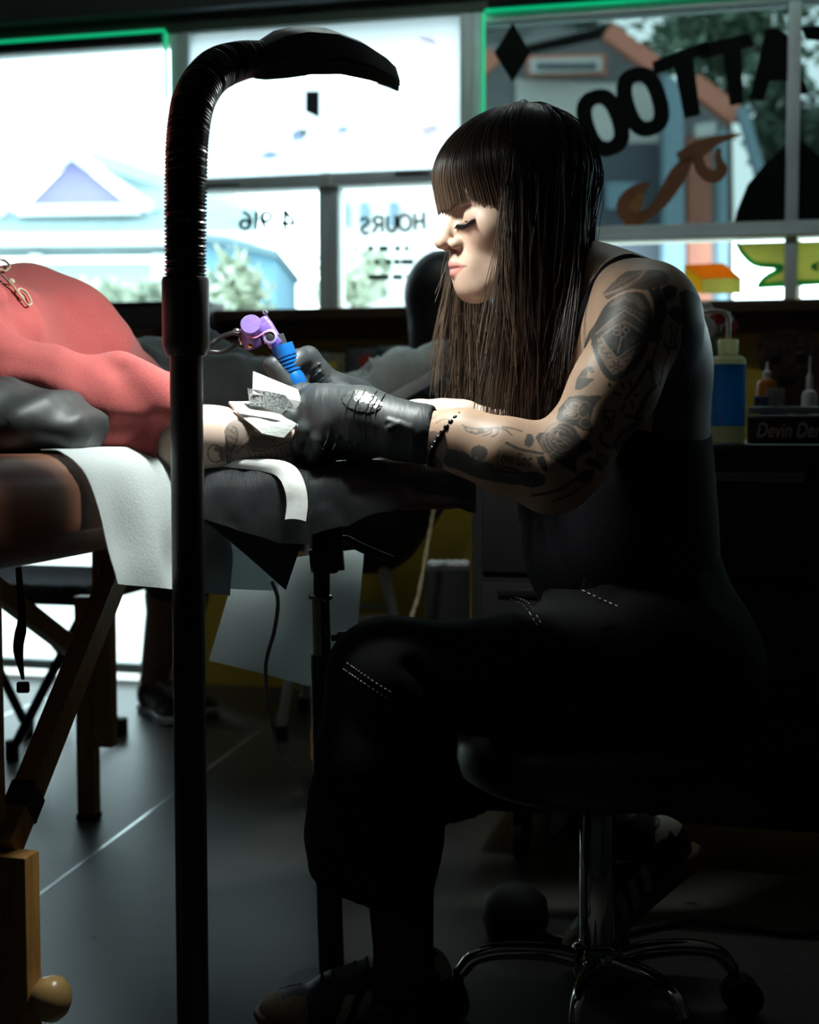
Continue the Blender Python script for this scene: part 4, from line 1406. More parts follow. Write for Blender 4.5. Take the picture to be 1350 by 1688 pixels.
# thin machine cable dropping to the floor
cb = spline([P(448, 958, 1.84), P(458, 990, 1.84), P(452, 1040, 1.86), P(438, 1100, 1.9), P(446, 1180, 1.98), P(462, 1240, 2.1), P(490, 1270, 2.3), P(505, 1310, 2.42), P(522, 1345, 2.52)], 60)
m = MB(); m.tube(cb, .0026, 8); m.build('power_cable', mat('grey_cable', (0.30, 0.29, 0.26), 0.5, var=0.15), label='thin grey cable hanging from the arm rest towards the floor', cat='cable')
f1 = spline([V3(.15, 2.25, .006), V3(.25, 2.12, .006), V3(.45, 2.2, .006), V3(.62, 2.15, .006), V3(.8, 2.3, .006)], 40)
m = MB(); m.tube(f1, .005, 8); m.build('power_cable', M_black, label='black cable lying on the floor behind the stool', cat='cable')
# foot pedal / ball behind the trousers
m = MB(); m.lathe([(.02, 0), (.045, .006), (.052, .03), (.048, .06), (.03, .078), (.008, .083)], P(850, 1500, 2.15) * V3(1, 1, 0), n=24)
m.build('foot_pedal', M_matte, label='round black foot pedal on the floor behind the stool column', cat='pedal')

# added tube light, out of view, brightening window frames and background
ct = thing('added_ceiling_light', 'added unseen tube light brightening the frames near the shop windows', 'added light', W(-.5, 2.95, 2.46))
m = MB(); wbox(m, -1.15, .15, 2.90, 3.00, 2.50, 2.545, .006); m.build('housing', M_white, ct)
m = MB(); m.tube([W(-1.12, 2.95, 2.485), W(.12, 2.95, 2.485)], .013, 14); m.build('tube', mat('added_lit_tube', (0.8, 0.85, 0.85), 0.5, emit=(0.86, 1.0, 0.97), estr=ADDED_TUBE, var=.02), ct)
# ------------------------------------------------------------------ building blocks for people
class Canvas:
    """drawing surface for tattoo ink, in a flat 2d frame laid against the limb"""
    def __init__(self, x0, y0, x1, y1, s=2.0):
        self.x0, self.y0, self.s = x0, y0, s
        self.a = np.zeros((int((y1 - y0) * s), int((x1 - x0) * s)), np.float32)
        self.yy, self.xx = np.mgrid[0:self.a.shape[0], 0:self.a.shape[1]].astype(np.float32)
        self.xx = self.xx / s + x0; self.yy = self.yy / s + y0

    def _box(self, lo, hi, m):
        h, w_ = self.a.shape
        i0 = max(0, int((lo[1] - m - self.y0) * self.s)); i1 = min(h, int((hi[1] + m - self.y0) * self.s) + 2)
        j0 = max(0, int((lo[0] - m - self.x0) * self.s)); j1 = min(w_, int((hi[0] + m - self.x0) * self.s) + 2)
        return (slice(i0, max(i0, i1)), slice(j0, max(j0, j1)))

    def _blend(self, sl, cov, val):
        self.a[sl] = self.a[sl] * (1 - cov) + val * cov

    def stroke(self, pts, wd, val=0.9, smooth=True):
        pts = np.asarray(pts, float)
        if smooth and len(pts) > 2:
            pts = spline(pts, len(pts) * 5)
        sl = self._box(pts.min(0), pts.max(0), wd + 2)
        X, Y = self.xx[sl], self.yy[sl]
        if X.size == 0:
            return
        d = np.full(X.shape, 1e9, np.float32)
        for a, b in zip(pts[:-1], pts[1:]):
            ba = b - a
            t = np.clip(((X - a[0]) * ba[0] + (Y - a[1]) * ba[1]) / (ba @ ba + 1e-9), 0, 1)
            d = np.minimum(d, np.hypot(X - a[0] - t * ba[0], Y - a[1] - t * ba[1]))
        self._blend(sl, np.clip(wd / 2 + .5 - d, 0, 1), val)

    def fill(self, poly, val=0.8, smooth=False, grain=0.0):
        poly = np.asarray(poly, float)
        if smooth:
            q = np.vstack([poly, poly[:1]]); poly = spline(q, len(q) * 6)
        sl = self._box(poly.min(0), poly.max(0), 1)
        X, Y = self.xx[sl], self.yy[sl]
        if X.size == 0:
            return
        c = np.zeros(X.shape, bool)
        n = len(poly)
        for i in range(n):
            a, b = poly[i], poly[(i + 1) % n]
            if a[1] == b[1]:
                continue
            c ^= ((Y < a[1]) != (Y < b[1])) & (X < (b[0] - a[0]) * (Y - a[1]) / (b[1] - a[1]) + a[0])
        cov = c.astype(np.float32)
        if grain:
            cov = cov * np.clip(1 - grain * np.random.default_rng(1).random(cov.shape), 0, 1)
        self._blend(sl, cov, val)

    def disc(self, x, y, rx, ry=None, val=0.8):
        t = np.linspace(0, 2 * math.pi, 28, endpoint=False)
        ry = rx if ry is None else ry
        self.fill([(x + rx * math.cos(q), y + ry * math.sin(q)) for q in t], val)

    def ringl(self, x, y, rx, ry, wd, val, a0=0, a1=2 * math.pi, ang=0):
        t = np.linspace(a0, a1, 24)
        ca, sa = math.cos(ang), math.sin(ang)
        self.stroke([(x + rx * math.cos(q) * ca - ry * math.sin(q) * sa, y + rx * math.cos(q) * sa + ry * math.sin(q) * ca) for q in t], wd, val, False)

    def text(self, txt, x0, y0, x1, y1, val, shear=0.3, drop=0.0):
        cu = bpy.data.curves.new('t', 'FONT'); cu.body = txt; cu.shear = shear
        ob = bpy.data.objects.new('t', cu); COL.objects.link(ob)
        me = bpy.data.meshes.new_from_object(ob.evaluated_get(bpy.context.evaluated_depsgraph_get()))
        V = np.array([v.co[:2] for v in me.vertices]); F = [list(p.vertices) for p in me.polygons]
        bpy.data.objects.remove(ob)
        V = (V - V.min(0)) / (V.max(0) - V.min(0))
        q = np.stack([x0 + (x1 - x0) * V[:, 0], y1 + (y0 - y1) * V[:, 1] + drop * V[:, 0]], 1)
        for f in F:
            self.fill(q[f], val)

    def sample(self, x, y):
        j = np.clip(((x - self.x0) * self.s).astype(int), 0, self.a.shape[1] - 1)
        i = np.clip(((y - self.y0) * self.s).astype(int), 0, self.a.shape[0] - 1)
        ok = (x > self.x0) & (y > self.y0) & (x < self.x0 + self.a.shape[1] / self.s) & (y < self.y0 + self.a.shape[0] / self.s)
        return np.where(ok, self.a[i, j], 0)


def to_flat(V, D):
    """flat frame standing at depth D in the room, in photo-sized units"""
    return 675 + FPX * V[:, 0] / D, 690 + FPX * (CAM_H - V[:, 2]) / D


def subdivide(V, F, sel):
    """split the selected quads in four (linear)"""
    F = np.asarray(F)
    keep, q = F[~sel], F[sel]
    n = len(V)
    e = np.stack([q, np.roll(q, -1, 1)], -1).reshape(-1, 2)
    es = np.sort(e, 1)
    key = es[:, 0].astype(np.int64) * n + es[:, 1]
    uq, inv = np.unique(key, return_inverse=True)
    mid = (V[uq // n] + V[uq % n]) / 2
    inv = inv.reshape(-1, 4)
    cen = V[q].mean(1)
    nv = np.vstack([V, mid, cen])
    ci = n + len(uq) + np.arange(len(q))
    m = n + inv
    new = np.concatenate([np.stack([q[:, i], m[:, i], ci, m[:, (i + 3) % 4]], 1) for i in range(4)])
    return nv, np.vstack([keep, new])


def vcol(o, rgb):
    """per-vertex colour attribute 'Col'"""
    a = o.data.color_attributes.new('Col', 'FLOAT_COLOR', 'POINT')
    c = np.ones((len(o.data.vertices), 4), np.float32)
    c[:, :3] = rgb
    a.data.foreach_set('color', c.ravel())


def vert_normals(V, F):
    F = np.asarray(F)
    n = np.cross(V[F[:, 2]] - V[F[:, 0]], V[F[:, 3]] - V[F[:, 1]])
    out = np.zeros_like(V)
    for i in range(4):
        np.add.at(out, F[:, i], n)
    return out / (np.linalg.norm(out, axis=1)[:, None] + 1e-12)


def patch(V, F, facemask, off):
    """shell of the chosen faces, lifted off the surface"""
    N = vert_normals(V, F)
    F = np.asarray(F)[facemask]
    used = np.unique(F)
    mp = np.full(len(V), -1); mp[used] = np.arange(len(used))
    f = mp[F]
    top = V[used] + N[used] * off; bot = V[used] - N[used] * .0006
    n = len(used)
    e = np.stack([f, np.roll(f, -1, 1)], -1).reshape(-1, 2)
    es = np.sort(e, 1); key = es[:, 0] * n + es[:, 1]
    uq, cnt = np.unique(key, return_counts=True)
    bd = e[np.isin(key, uq[cnt == 1])]
    side = np.stack([bd[:, 1], bd[:, 0], bd[:, 0] + n, bd[:, 1] + n], 1)
    return np.vstack([top, bot]), np.vstack([f, f[:, ::-1] + n, side])


M_skin = mat('skin', (0.6, 0.42, 0.32), 0.48, attr='Col', var=0.10, vscale=35, bump=0.10, bscale=600, spec=0.4, sss=0.12)
M_lash = mat('dark_lash', (0.005, 0.004, 0.0035), 0.8, spec=.1, var=0.1)


def head_local(res):
    s = SDF(res)
    s.ell((0, .018, .036), (.072, .093, .083), k=.01)
    s.ell((0, -.028, -.028), (.057, .058, .074), k=.035)
    for q in (-1, 1):
        s.ell((q * .040, -.055, -.024), (.024, .024, .024), k=.025)
        s.cap((q * .049, .004, -.058), (q * .016, -.066, -.098), .017, .014, k=.03)
        s.cap((q * .010, -.087, .015), (q * .045, -.068, .015), .009, .008, k=.018)
        s.ell((q * .066, .020, -.012), (.007, .015, .025), k=.006)
    s.ell((0, -.073, -.098), (.019, .017, .014), k=.022)
    s.ell((0, -.078, -.070), (.025, .017, .022), k=.022)
    s.ell((0, -.070, .050), (.045, .022, .035), k=.03)
    # eye hollows, then lowered lids
    for q in (-1, 1):
        s.ell((q * .031, -.097, -.004), (.017, .018, .010), k=.015, sub=True)
        s.ell((q * .0315, -.0708, -.0095), (.0165, .0128, .0118), k=.006)
        s.cap((q * .019, -.0855, -.0185), (q * .044, -.0755, -.0165), .0012, .0012, k=.003, sub=True)
    # nose
    s.cap((0, -.083, .002), (0, -.103, -.030), .0080, .0102, k=.012)
    for q in (-1, 1):
        s.ell((q * .010, -.080, -.026), (.007, .010, .013), k=.008)
    s.ell((0, -.1062, -.0358), (.0100, .0100, .0095), k=.006)
    for q in (-1, 1):
        s.ell((q * .0140, -.0930, -.0405), (.0068, .0098, .0074), k=.0045)
        s.ell((q * .0060, -.0985, -.0500), (.0030, .0050, .0035), k=.003, sub=True)
    s.cap((0, -.094, -.050), (0, -.0955, -.060), .0030, .0035, k=.008)
    # lips
    for q in (-1, 1):
        s.cap((0, -.0955, -.0662), (q * .017, -.0870, -.0695), .0048, .0026, k=.004)
        s.cap((0, -.0940, -.0765), (q * .014, -.0865, -.0745), .0060, .0030, k=.004)
        s.cap((0, -.1015, -.0710), (q * .0225, -.0865, -.0705), .0011, .0008, k=.0022, sub=True)
    return s.mesh()


def head_colors(V, skin, lip=(0.50, 0.20, 0.17)):
    """own colours of a face: lips, lash line, a little blush; shade painted into creases"""
    skin = np.array(skin)
    C = np.tile(skin, (len(V), 1))
    x, y, z = V.T
    ax = np.abs(x)
    def mixc(m, c):
        m = np.clip(m, 0, 1)[:, None]
        C[:] = C * (1 - m) + np.array(c) * m
    bl = np.exp(-(((ax - .042) / .016) ** 2 + ((z + .035) / .014) ** 2)) * (y < -.02)
    mixc(bl * .22, (0.62, 0.34, 0.27))
    mixc(np.exp(-((ax / .010) ** 2 + ((z + .040) / .010) ** 2)) * (y < -.09) * .35, (0.66, 0.34, 0.27))
    up = np.interp(ax, [0, .004, .010, .018, .023], [-.0625, -.0612, -.0628, -.0672, -.0702])
    dn = np.interp(ax, [0, .008, .016, .023], [-.0815, -.0808, -.0768, -.0712])
    lipm = np.clip((up - z) / .0012 + .5, 0, 1) * np.clip((z - dn) / .0015 + .5, 0, 1) * (y < -.078) * np.clip((.0235 - ax) / .001, 0, 1)
    mixc(lipm, lip)
    # painted shade in the crease between lips and at the nostrils
    mixc(np.exp(-((z + .0709) / .0013) ** 2) * (ax < .0245) * (y < -.078) * .8, (0.16, 0.05, 0.045))
    mixc(np.exp(-(((ax - .0060) / .0032) ** 2 + ((z + .0515) / .0028) ** 2)) * (y < -.088) * .8, (0.16, 0.07, 0.05))
    # lash line, then shade painted into the lid crease
    lz = np.interp(ax, [.016, .024, .034, .046], [-.0175, -.0195, -.0195, -.0160])
    mixc(np.exp(-((z - lz) / .0026) ** 2) * (ax > .014) * (ax < .050) * (y < -.05) * .9, (0.05, 0.03, 0.028))
    mixc(np.exp(-((z - .0015) / .0025) ** 2) * (ax > .018) * (ax < .045) * (y < -.05) * .35, (0.30, 0.17, 0.13))
    # brows
    bz = np.interp(ax, [.012, .034, .050], [.0135, .0185, .0140])
    mixc(np.exp(-((z - bz) / .0035) ** 2) * (ax > .012) * (ax < .052) * (y < -.045) * .85, (0.09, 0.05, 0.035))
    return C


def lashes(T, parent, hv, sides=(-1, 1)):
    fv = hv[hv[:, 1] < -.03]
    for q in sides:
        m = MB()
        for k in range(30):
            t = k / 29
            ax = .015 + .035 * t
            bz = np.interp(ax, [.016, .024, .034, .046], [-.0175, -.0195, -.0195, -.0160])
            near = np.argsort((fv[:, 0] - q * ax) ** 2 + (fv[:, 2] - bz) ** 2)[:6]
            b = V3(q * ax, fv[near, 1].min() - .0002, bz)
            out = V3(q * (.15 + .5 * t), -1, -.95)
            out = unit(out) * (.0075 + .004 * t)
            m.tube([T(b), T(b + out * .55 + V3(0, 0, -.0006)), T(b + out + V3(0, 0, .0008))], [.0008, .0007, .0003], 4)
        m.build('eyelashes', M_lash, parent, 0)


def hand_sdf(s, wrist, palm, fingers, thumb, pr=(.026, .030), fr=.0088, k=.008):
    """palm from wrist to the knuckles and five chains of joints"""
    s.cap(wrist, palm, pr[0], pr[1] * .8, k=.02)
    for f in fingers:
        s.cap(palm * .55 + wrist * .45, f[0], .019, .0125, k=.016)
        n = len(f)
        rr = [fr * 1.28] + [fr * (1.12 - .10 * i) for i in range(n - 1)]
        s.chain([np.asarray(q) for q in f], rr, k=k * .6)
    n = len(thumb)
    s.chain([np.asarray(q) for q in thumb], [.017] + [fr * (1.35 - .12 * i) for i in range(n - 1)], k=k)


def sneaker(name, heel, fwd, up, parent, mats, length=.262, label=None, stripes=True, res=.0021):
    """low sneaker: sole, upper, toe cap, three stripes, heel tab, collar, laces; heel = ground point under the heel"""
    fwd = unit(fwd); up = unit(up - fwd * (np.asarray(up) @ fwd)); side = np.cross(up, fwd)
    k = length / .265
    R = np.array([fwd, side, up])
    T = lambda q: np.asarray(heel) + (np.asarray(q) * k) @ R
    root = bpy.data.objects.new(name, None); COL.objects.link(root)
    root.parent = parent; BASE[root] = BASE[parent]
    if label:
        root['label'] = label
    s = SDF(res)
    s.ell((.046, 0, .052), (.046, .034, .048), k=.01)
    s.cap((.05, 0, .050), (.150, 0, .036), .034, .034, k=.02)
    s.ell((.195, .003, .026), (.066, .043, .028), k=.025)
    s.cap((.10, 0, .066), (.165, 0, .044), .022, .020, k=.02)
    s.cap((.050, 0, .125), (.078, 0, .100), .031, .026, k=.012, sub=True)
    s.cap((.055, 0, .10), (.075, 0, .075), .022, .020, k=.008, sub=True)
    s.cut((0, 0, .014), (0, 0, -1))
    V, F = s.mesh()
    up_o = mk('upper', T(V), F, mats['upper'], root, 180)
    fc = V[F].mean(1)
    x, y, z = fc.T
    def part(nm, mask, m, off=.0012):
        if mask.sum() < 4:
            return
        a, b = patch(V, F, mask, off)
        mk(nm, T(a), b, m, root, 60)
    part('toe_cap', (x > .195) & (z < .050) & ((np.abs(y) > .020) | (x > .232)) & (z > .016) & (x > .20 + .0 * y), mats['toe'])
    part('heel_tab', (x < .022) & (z > .060), mats['trim'])
    part('collar', (np.abs(y) < .034) & (x > .0) & (x < .115) & (z > np.interp(x, [0, .03, .07, .11], [.088, .076, .070, .086]) - .006) & (z < np.interp(x, [0, .03, .07, .11], [.088, .076, .070, .086]) + .010), mats['trim'], .0014)
    if stripes:
        for i in range(3):
            x0 = .094 + i * .026
            c = x0 + (z - .02) * -.45 + .012
            for q in (-1, 1):
                part('stripe', (np.abs(x - c) < .0068) & (z > .017) & (z < .060 - i * .004) & (q * y > .020), mats['stripe'])
    out = [(0, 0), (.004, -.022), (.03, -.032), (.08, -.031), (.13, -.034), (.18, -.044), (.225, -.042), (.255, -.026), (.266, .002), (.256, .028), (.225, .041), (.18, .041), (.13, .031), (.08, .030), (.03, .031), (.004, .022)]
    ol = spline(out + [out[0]], 60)[:-1]
    m = MB(); n = len(ol)
    rings = [(.97, 0), (1.0, .003), (1.02, .010), (1.01, .020), (.97, .022)]
    V2 = []
    for sc2, zz in rings:
        for a, b in ol:
            V2.append((.13 + (a - .13) * sc2, b * sc2, zz + .012 * max(0, (a - .22) / .045) ** 2 * (1 if zz < .015 else .6)))
    F2 = [[i * n + j, i * n + (j + 1) % n, (i + 1) * n + (j + 1) % n, (i + 1) * n + j] for i in range(len(rings) - 1) for j in range(n)]
    F2 += [list(range(n))[::-1], [(len(rings) - 1) * n + j for j in range(n)]]
    mk('sole', T(np.array(V2)), F2, mats['sole'], root, 50)
    for i in range(6):
        xx = .098 + i * .015
        zz = np.interp(xx, [.09, .18], [.094, .066])
        m = MB(); m.tube(spline([T((xx, -.020, zz - .012)), T((xx + .004, 0, zz + .001)), T((xx + .008, .020, zz - .012))], 9), .0022 * k, 6)
        m.build('lace', mats['lace'], root)
    return root


def strands(paths, r0, r1):
    """paths (N, S, 3) turned into three-sided tubes"""
    Np, S, _ = paths.shape
    t = np.gradient(paths, axis=1)
    t /= np.linalg.norm(t, axis=2)[..., None] + 1e-9
    ref = rng.normal(0, 1, (Np, 1, 3))
    x = np.cross(t, ref); x /= np.linalg.norm(x, axis=2)[..., None] + 1e-9
    y = np.cross(t, x)
    rr = (r0 * (1 - np.linspace(0, 1, S)) + r1 * np.linspace(0, 1, S))[None, :, None]
    V = np.stack([paths + rr * (math.cos(a) * x + math.sin(a) * y) for a in (0, 2.094, 4.189)], 2)   # N S 3 3
    b = (np.arange(Np) * S * 3)[:, None, None] + (np.arange(S - 1) * 3)[None, :, None]
    F = []
    for j in range(3):
        k = (j + 1) % 3
        F.append(np.stack([b + j, b + k, b + 3 + k, b + 3 + j], -1).reshape(-1, 4))
    return V.reshape(-1, 3), np.concatenate(F)
# ------------------------------------------------------------------ the tattooist
woman = thing('person', 'seated tattooist with long dark fringed hair, black vest and tattooed arm', 'person', P(690, 1690, 1.82) * V3(1, 1, 0))
SKIN_W = np.array((0.56, 0.37, 0.26))
# head frame: turned 20 degrees towards the viewer, bowed over the work
AL, BE = math.radians(20), math.radians(8)
hf = V3(-math.cos(AL) * math.cos(BE), -math.sin(AL) * math.cos(BE), -math.sin(BE))
hl = V3(math.sin(AL), -math.cos(AL), 0)
hu = np.cross(hf, hl)
HR = np.array([hl, -hf, hu])            # rows: local x (left), y (back), z (up)
nose = P(717, 401, 1.835)
HS = 1.0
HO = nose - (V3(0, -.1163, -.0365) * HS) @ HR
TH = lambda q: HO + (np.asarray(q) * HS) @ HR

hv, hfc = head_local(.0017)
hc = head_colors(hv, (0.55, 0.375, 0.285))

# torso, neck, arms
s = SDF(.0026)
sh_l = P(1066, 524, 1.725)
s.ell(P(1022, 690, 1.88), (.110, .135, .15), k=.03)
s.ell(P(1030, 590, 1.88), (.106, .150, .10), k=.05)
s.cap(P(1062, 520, 1.77), P(1050, 520, 1.99), .055, .055, k=.05)
s.cap(P(1005, 500, 1.88), TH((0, .030, -.075)), .058, .050, k=.05)
s.cap(P(1045, 488, 1.80), P(985, 470, 1.86), .034, .036, k=.05)
s.cap(TH((0, -.012, -.080)), P(935, 545, 1.87), .042, .050, k=.04)
s.ell(P(1078, 530, 1.745), (.054, .046, .066), k=.035)
arm = [sh_l, P(1012, 640, 1.695), P(940, 750, 1.672), P(906, 776, 1.665)]
s.chain(arm, [.053, .0475, .043, .042], k=.025)
fore = [P(906, 774, 1.665), P(835, 752, 1.675), P(765, 728, 1.70), P(690, 712, 1.722)]
s.chain(fore, [.043, .0410, .0345, .0265], k=.025)
s.ell(P(915, 800, 1.667), (.026, .028, .024), k=.03)
s.chain([P(1030, 530, 2.01), P(930, 730, 2.06), P(880, 765, 2.06), P(740, 720, 2.0), P(620, 690, 1.945)], [.050, .045, .042, .034, .025], k=.025)
s.cap(P(1085, 1060, 1.88), P(1022, 760, 1.88), .10, .10, k=.05, stretch=(V3(0, 1, 0), 1.25))
for a, b, c, r in ((P(1085, 1110, 1.80), P(640, 1110, 1.745), P(640, 1112, 1.745), .07), (P(1085, 1110, 1.95), P(690, 1105, 1.99), P(690, 1105, 1.99), .07)):
    s.cap(a, b, r, .05, k=.04)
s.cap(P(640, 1110, 1.745), P(665, 1560, 1.795), .048, .034, k=.03)
s.cap(P(690, 1105, 1.99), P(1030, 1370, 2.03), .048, .034, k=.03)
bv, bf = s.mesh()
# finer faces where the ink is
fx, fy = to_flat(bv, 1.70)
fcx = fx[bf].mean(1); fcy = fy[bf].mean(1); fdy = bv[bf][:, :, 1].mean(1)
sel = (fcx > 680) & (fcx < 1185) & (fcy > 405) & (fcy < 860) & (fdy < 1.80)
bv, bf = subdivide(bv, bf, sel)

# ---- ink on shoulder, arm and forearm
K = Canvas(670, 395, 1300, 870, 2.0)
z2 = lambda pts: [(860 + a / 4.355, 600 + b / 4.355) for a, b in pts]
z1 = lambda pts: [(970 + a / 6.43, 420 + b / 6.43) for a, b in pts]
# shoulder cap with feathered bands
K.fill(z1([(170, 400), (330, 230), (520, 120), (700, 130), (820, 230), (780, 330), (560, 400), (420, 380), (300, 420), (200, 470)]), .62, True)
for i in range(7):
    K.stroke(z1([(190 + i * 55, 400 - i * 32), (260 + i * 55, 330 - i * 28), (300 + i * 55, 260 - i * 10)]), 1.2, .25)
K.stroke(z1([(180, 420), (330, 370), (470, 290), (560, 210), (590, 150)]), 5, .08)
for i in range(10):
    K.ringl(*z1([(330 + i * 42, 370 - i * 17)])[0], 3.0, 3.0, 1.0, .3)
# shield with nested bands
shield = z1([(370, 420), (520, 430), (590, 560), (610, 740), (570, 960), (470, 1160), (320, 1290), (160, 1350), (60, 1230), (10, 1040), (20, 880), (90, 700), (190, 520)])
K.fill(shield, .80, True)
for i in range(6):
    k = i * 26
    K.stroke(z1([(200 + k * .6, 560 - k * .2), (300 + k * .4, 450 + k * .3), (380, 440 + k * .6), (470 - k * .2, 470 + k * .5), (560 - k * .5, 600 + k * .1)]), 1.1, .28)
K.stroke(z1([(60, 850), (180, 730), (340, 610), (450, 690), (560, 790)]), 2.2, .18, False)
K.stroke(z1([(90, 900), (200, 800), (330, 730), (420, 790), (520, 870)]), 2.0, .2, False)
for i in range(7):
    K.ringl(*z1([(120 + i * 36, 800 - i * 22)])[0], 2.6, 2.2, 1.0, .3)
    K.ringl(*z1([(300 + i * 38, 590 + abs(i - 1) * 20)])[0], 3.4, 3.4, 1.1, .3, math.pi, 2 * math.pi)
K.fill(z1([(110, 880), (230, 800), (330, 770), (430, 830), (520, 920), (400, 1020), (240, 1110), (160, 1020)]), .93)
for i in range(8):
    K.stroke(z1([(125 + i * 8, 880 + i * 22), (250 - i * 2, 860 + i * 20)]), .9, .45, False)
    K.stroke(z1([(470 - i * 18, 900 + i * 18), (330 - i * 6, 900 + i * 22)]), .9, .5, False)
for q in (0, 1, 2, 3, 4):
    K.ringl(*z1([(250 + 50 * math.cos(q * 1.256) + 40, 820 + 45 * math.sin(q * 1.256))])[0], 5, 5, 1.5, .25)
K.stroke(z1([(290, 900), (240, 1060)]), 2, .22, False)
K.stroke(z1([(100, 880), (150, 1010), (230, 1120), (330, 1050), (470, 960)]), 2.4, .2, False)
K.fill(z1([(60, 900), (100, 900), (150, 1030), (230, 1140), (330, 1090), (420, 1020), (380, 1130), (290, 1240), (180, 1290), (110, 1200), (50, 1060)]), .28)
for i, (a, b) in enumerate(((70, 920), (85, 980), (110, 1040), (150, 1090), (320, 1120), (380, 1060), (440, 1000))):
    K.ringl(*z1([(a, b)])[0], 4.2, 4.2, 1.6, .85, .5, 5.2)
for q in range(6):
    a = q * math.pi / 3
    K.stroke(z1([(215 + 22 * math.cos(a), 1205 + 22 * math.sin(a)), (215 + 60 * math.cos(a), 1205 + 60 * math.sin(a))]), 2.6, .85, False)
K.stroke(z1([(20, 930), (40, 1080), (100, 1210), (180, 1310), (290, 1270), (400, 1150), (500, 1040)]), 1.6, .9)
for i in range(22):
    t = i / 21
    q = spline([(10, 960), (30, 1100), (90, 1240), (165, 1345), (290, 1310), (410, 1200), (510, 1080)], 22)[i]
    K.disc(*z1([q])[0], 1.9, None, .85)
K.disc(*z1([(143, 1390)])[0], 2.5, 4.2, .85)
# ferns, leaves, back piece
fern = spline([(640, 420), (690, 560), (700, 700), (640, 860)], 16)
K.stroke(z1([tuple(q) for q in fern]), 3, .9)
for i, q in enumerate(fern):
    for sg_ in (-1, 1):
        K.stroke(z1([tuple(q), (q[0] + sg_ * 52, q[1] - 42)]), 4.2, .85, False)
K.fill(z1([(720, 390), (800, 350), (900, 370), (880, 440), (840, 500), (760, 510), (740, 450)]), .88, True)
K.fill(z1([(770, 630), (850, 580), (940, 600), (960, 680), (920, 760), (840, 710)]), .92, True)
K.fill(z1([(580, 830), (660, 800), (690, 880), (620, 960), (570, 900)]), .88, True)
K.fill(z1([(920, 420), (1010, 380), (1100, 400), (1420, 500), (2000, 700), (2000, 1300), (2000, 2000), (720, 2000), (740, 1560), (800, 1300), (900, 1120), (950, 980), (950, 700)]), .93)
K.ringl(*z1([(1100, 1330)])[0], 11, 19, 1.5, .55)
K.stroke(z1([(980, 1010), (1060, 1080), (1080, 1200), (1040, 1350), (950, 1480), (820, 1550)]), 1.6, .55)
K.ringl(*z1([(1190, 1020)])[0], 6, 14, 1.3, .6)
for pts in ([(700, 880), (650, 1000), (610, 1150), (600, 1300), (640, 1420)], [(820, 780), (830, 900), (800, 1050), (740, 1200), (700, 1380)], [(880, 800), (870, 950), (900, 1000)], [(740, 960), (800, 1010), (880, 990)]):
    K.stroke(z1(pts), 2.6, .85)
    for q in spline(pts, 7):
        K.disc(*z1([q])[0], 2.6, 3.6, .85)
K.stroke(z1([(560, 1180), (480, 1300), (400, 1420), (310, 1530)]), 6, .85)
K.disc(*z1([(565, 1190)])[0], 6, 8, .9)
for a, b, c, d in ((350, 1350, 365, 1420), (260, 1370, 290, 1430), (190, 1480, 250, 1490), (300, 1580, 280, 1640), (370, 1560, 390, 1620), (410, 1500, 440, 1490)):
    K.stroke(z1([(a, b), (c, d)]), 4.5, .85, False)
K.stroke(z1([(640, 1400), (540, 1500), (470, 1620), (440, 1720)]), 8, .8)
K.stroke(z1([(600, 1420), (520, 1540), (500, 1700)]), 4, .85)
# small figure
K.fill(z2([(350, 190), (365, 120), (400, 60), (440, 25), (475, 45), (470, 75), (440, 70), (430, 110), (475, 115), (430, 160), (385, 190)]), .70, True)
K.stroke(z2([(385, 105), (430, 100)]), 1.5, .2, False)
K.ringl(*z2([(450, 45)])[0], 5, 4, 1.2, .15)
# roses
K.fill(z2([(310, 240), (380, 228), (440, 235), (530, 235), (470, 305), (440, 400), (462, 492), (380, 470), (330, 440), (250, 430), (212, 395), (240, 320)]), .74, False)
for (x, y, rx, ry, a) in ((340, 300, 13, 10, .1), (315, 360, 12, 7, .2), (400, 330, 9, 13, .3), (345, 300, 7, 5, 0), (410, 420, 10, 8, 0)):
    K.ringl(*z2([(x, y)])[0], rx, ry, 1.8, .22, 0.3, 5.6, a)
K.fill(z2([(270, 350), (310, 340), (345, 360), (310, 380)]), .15, True)
K.fill(z2([(325, 285), (360, 270), (390, 300), (370, 300)]), .2, True)
K.fill(z2([(170, 485), (230, 425), (320, 438), (372, 530), (452, 605), (372, 632), (330, 680), (332, 762), (250, 722), (150, 652), (90, 582), (60, 522), (90, 488)]), .76, False)
for (x, y, rx, ry, a, v_) in ((240, 530, 27, 26, .2, .25), (235, 530, 20, 19, .5, .3), (220, 515, 13, 11, .2, .22), (250, 560, 14, 9, .4, .3), (200, 590, 24, 15, .5, .3), (150, 560, 13, 17, .2, .25)):
    K.ringl(*z2([(x, y)])[0], rx, ry, 1.7, v_, .4, 5.4, a)
K.fill(z2([(195, 510), (225, 470), (215, 520)]), .08)
K.fill(z2([(370, 530), (420, 540), (455, 605), (390, 630), (355, 600)]), .93)
K.fill(z2([(250, 660), (320, 650), (332, 765), (240, 705)]), .93)
K.fill(z2([(60, 650), (110, 650), (130, 700), (125, 755), (80, 710)]), .92, True)
K.fill(z2([(0, 500), (35, 500), (50, 545), (20, 585), (-15, 570)]), .72, True)
K.stroke([(828, 728), (846, 737), (868, 742), (884, 745)], 4, .75)
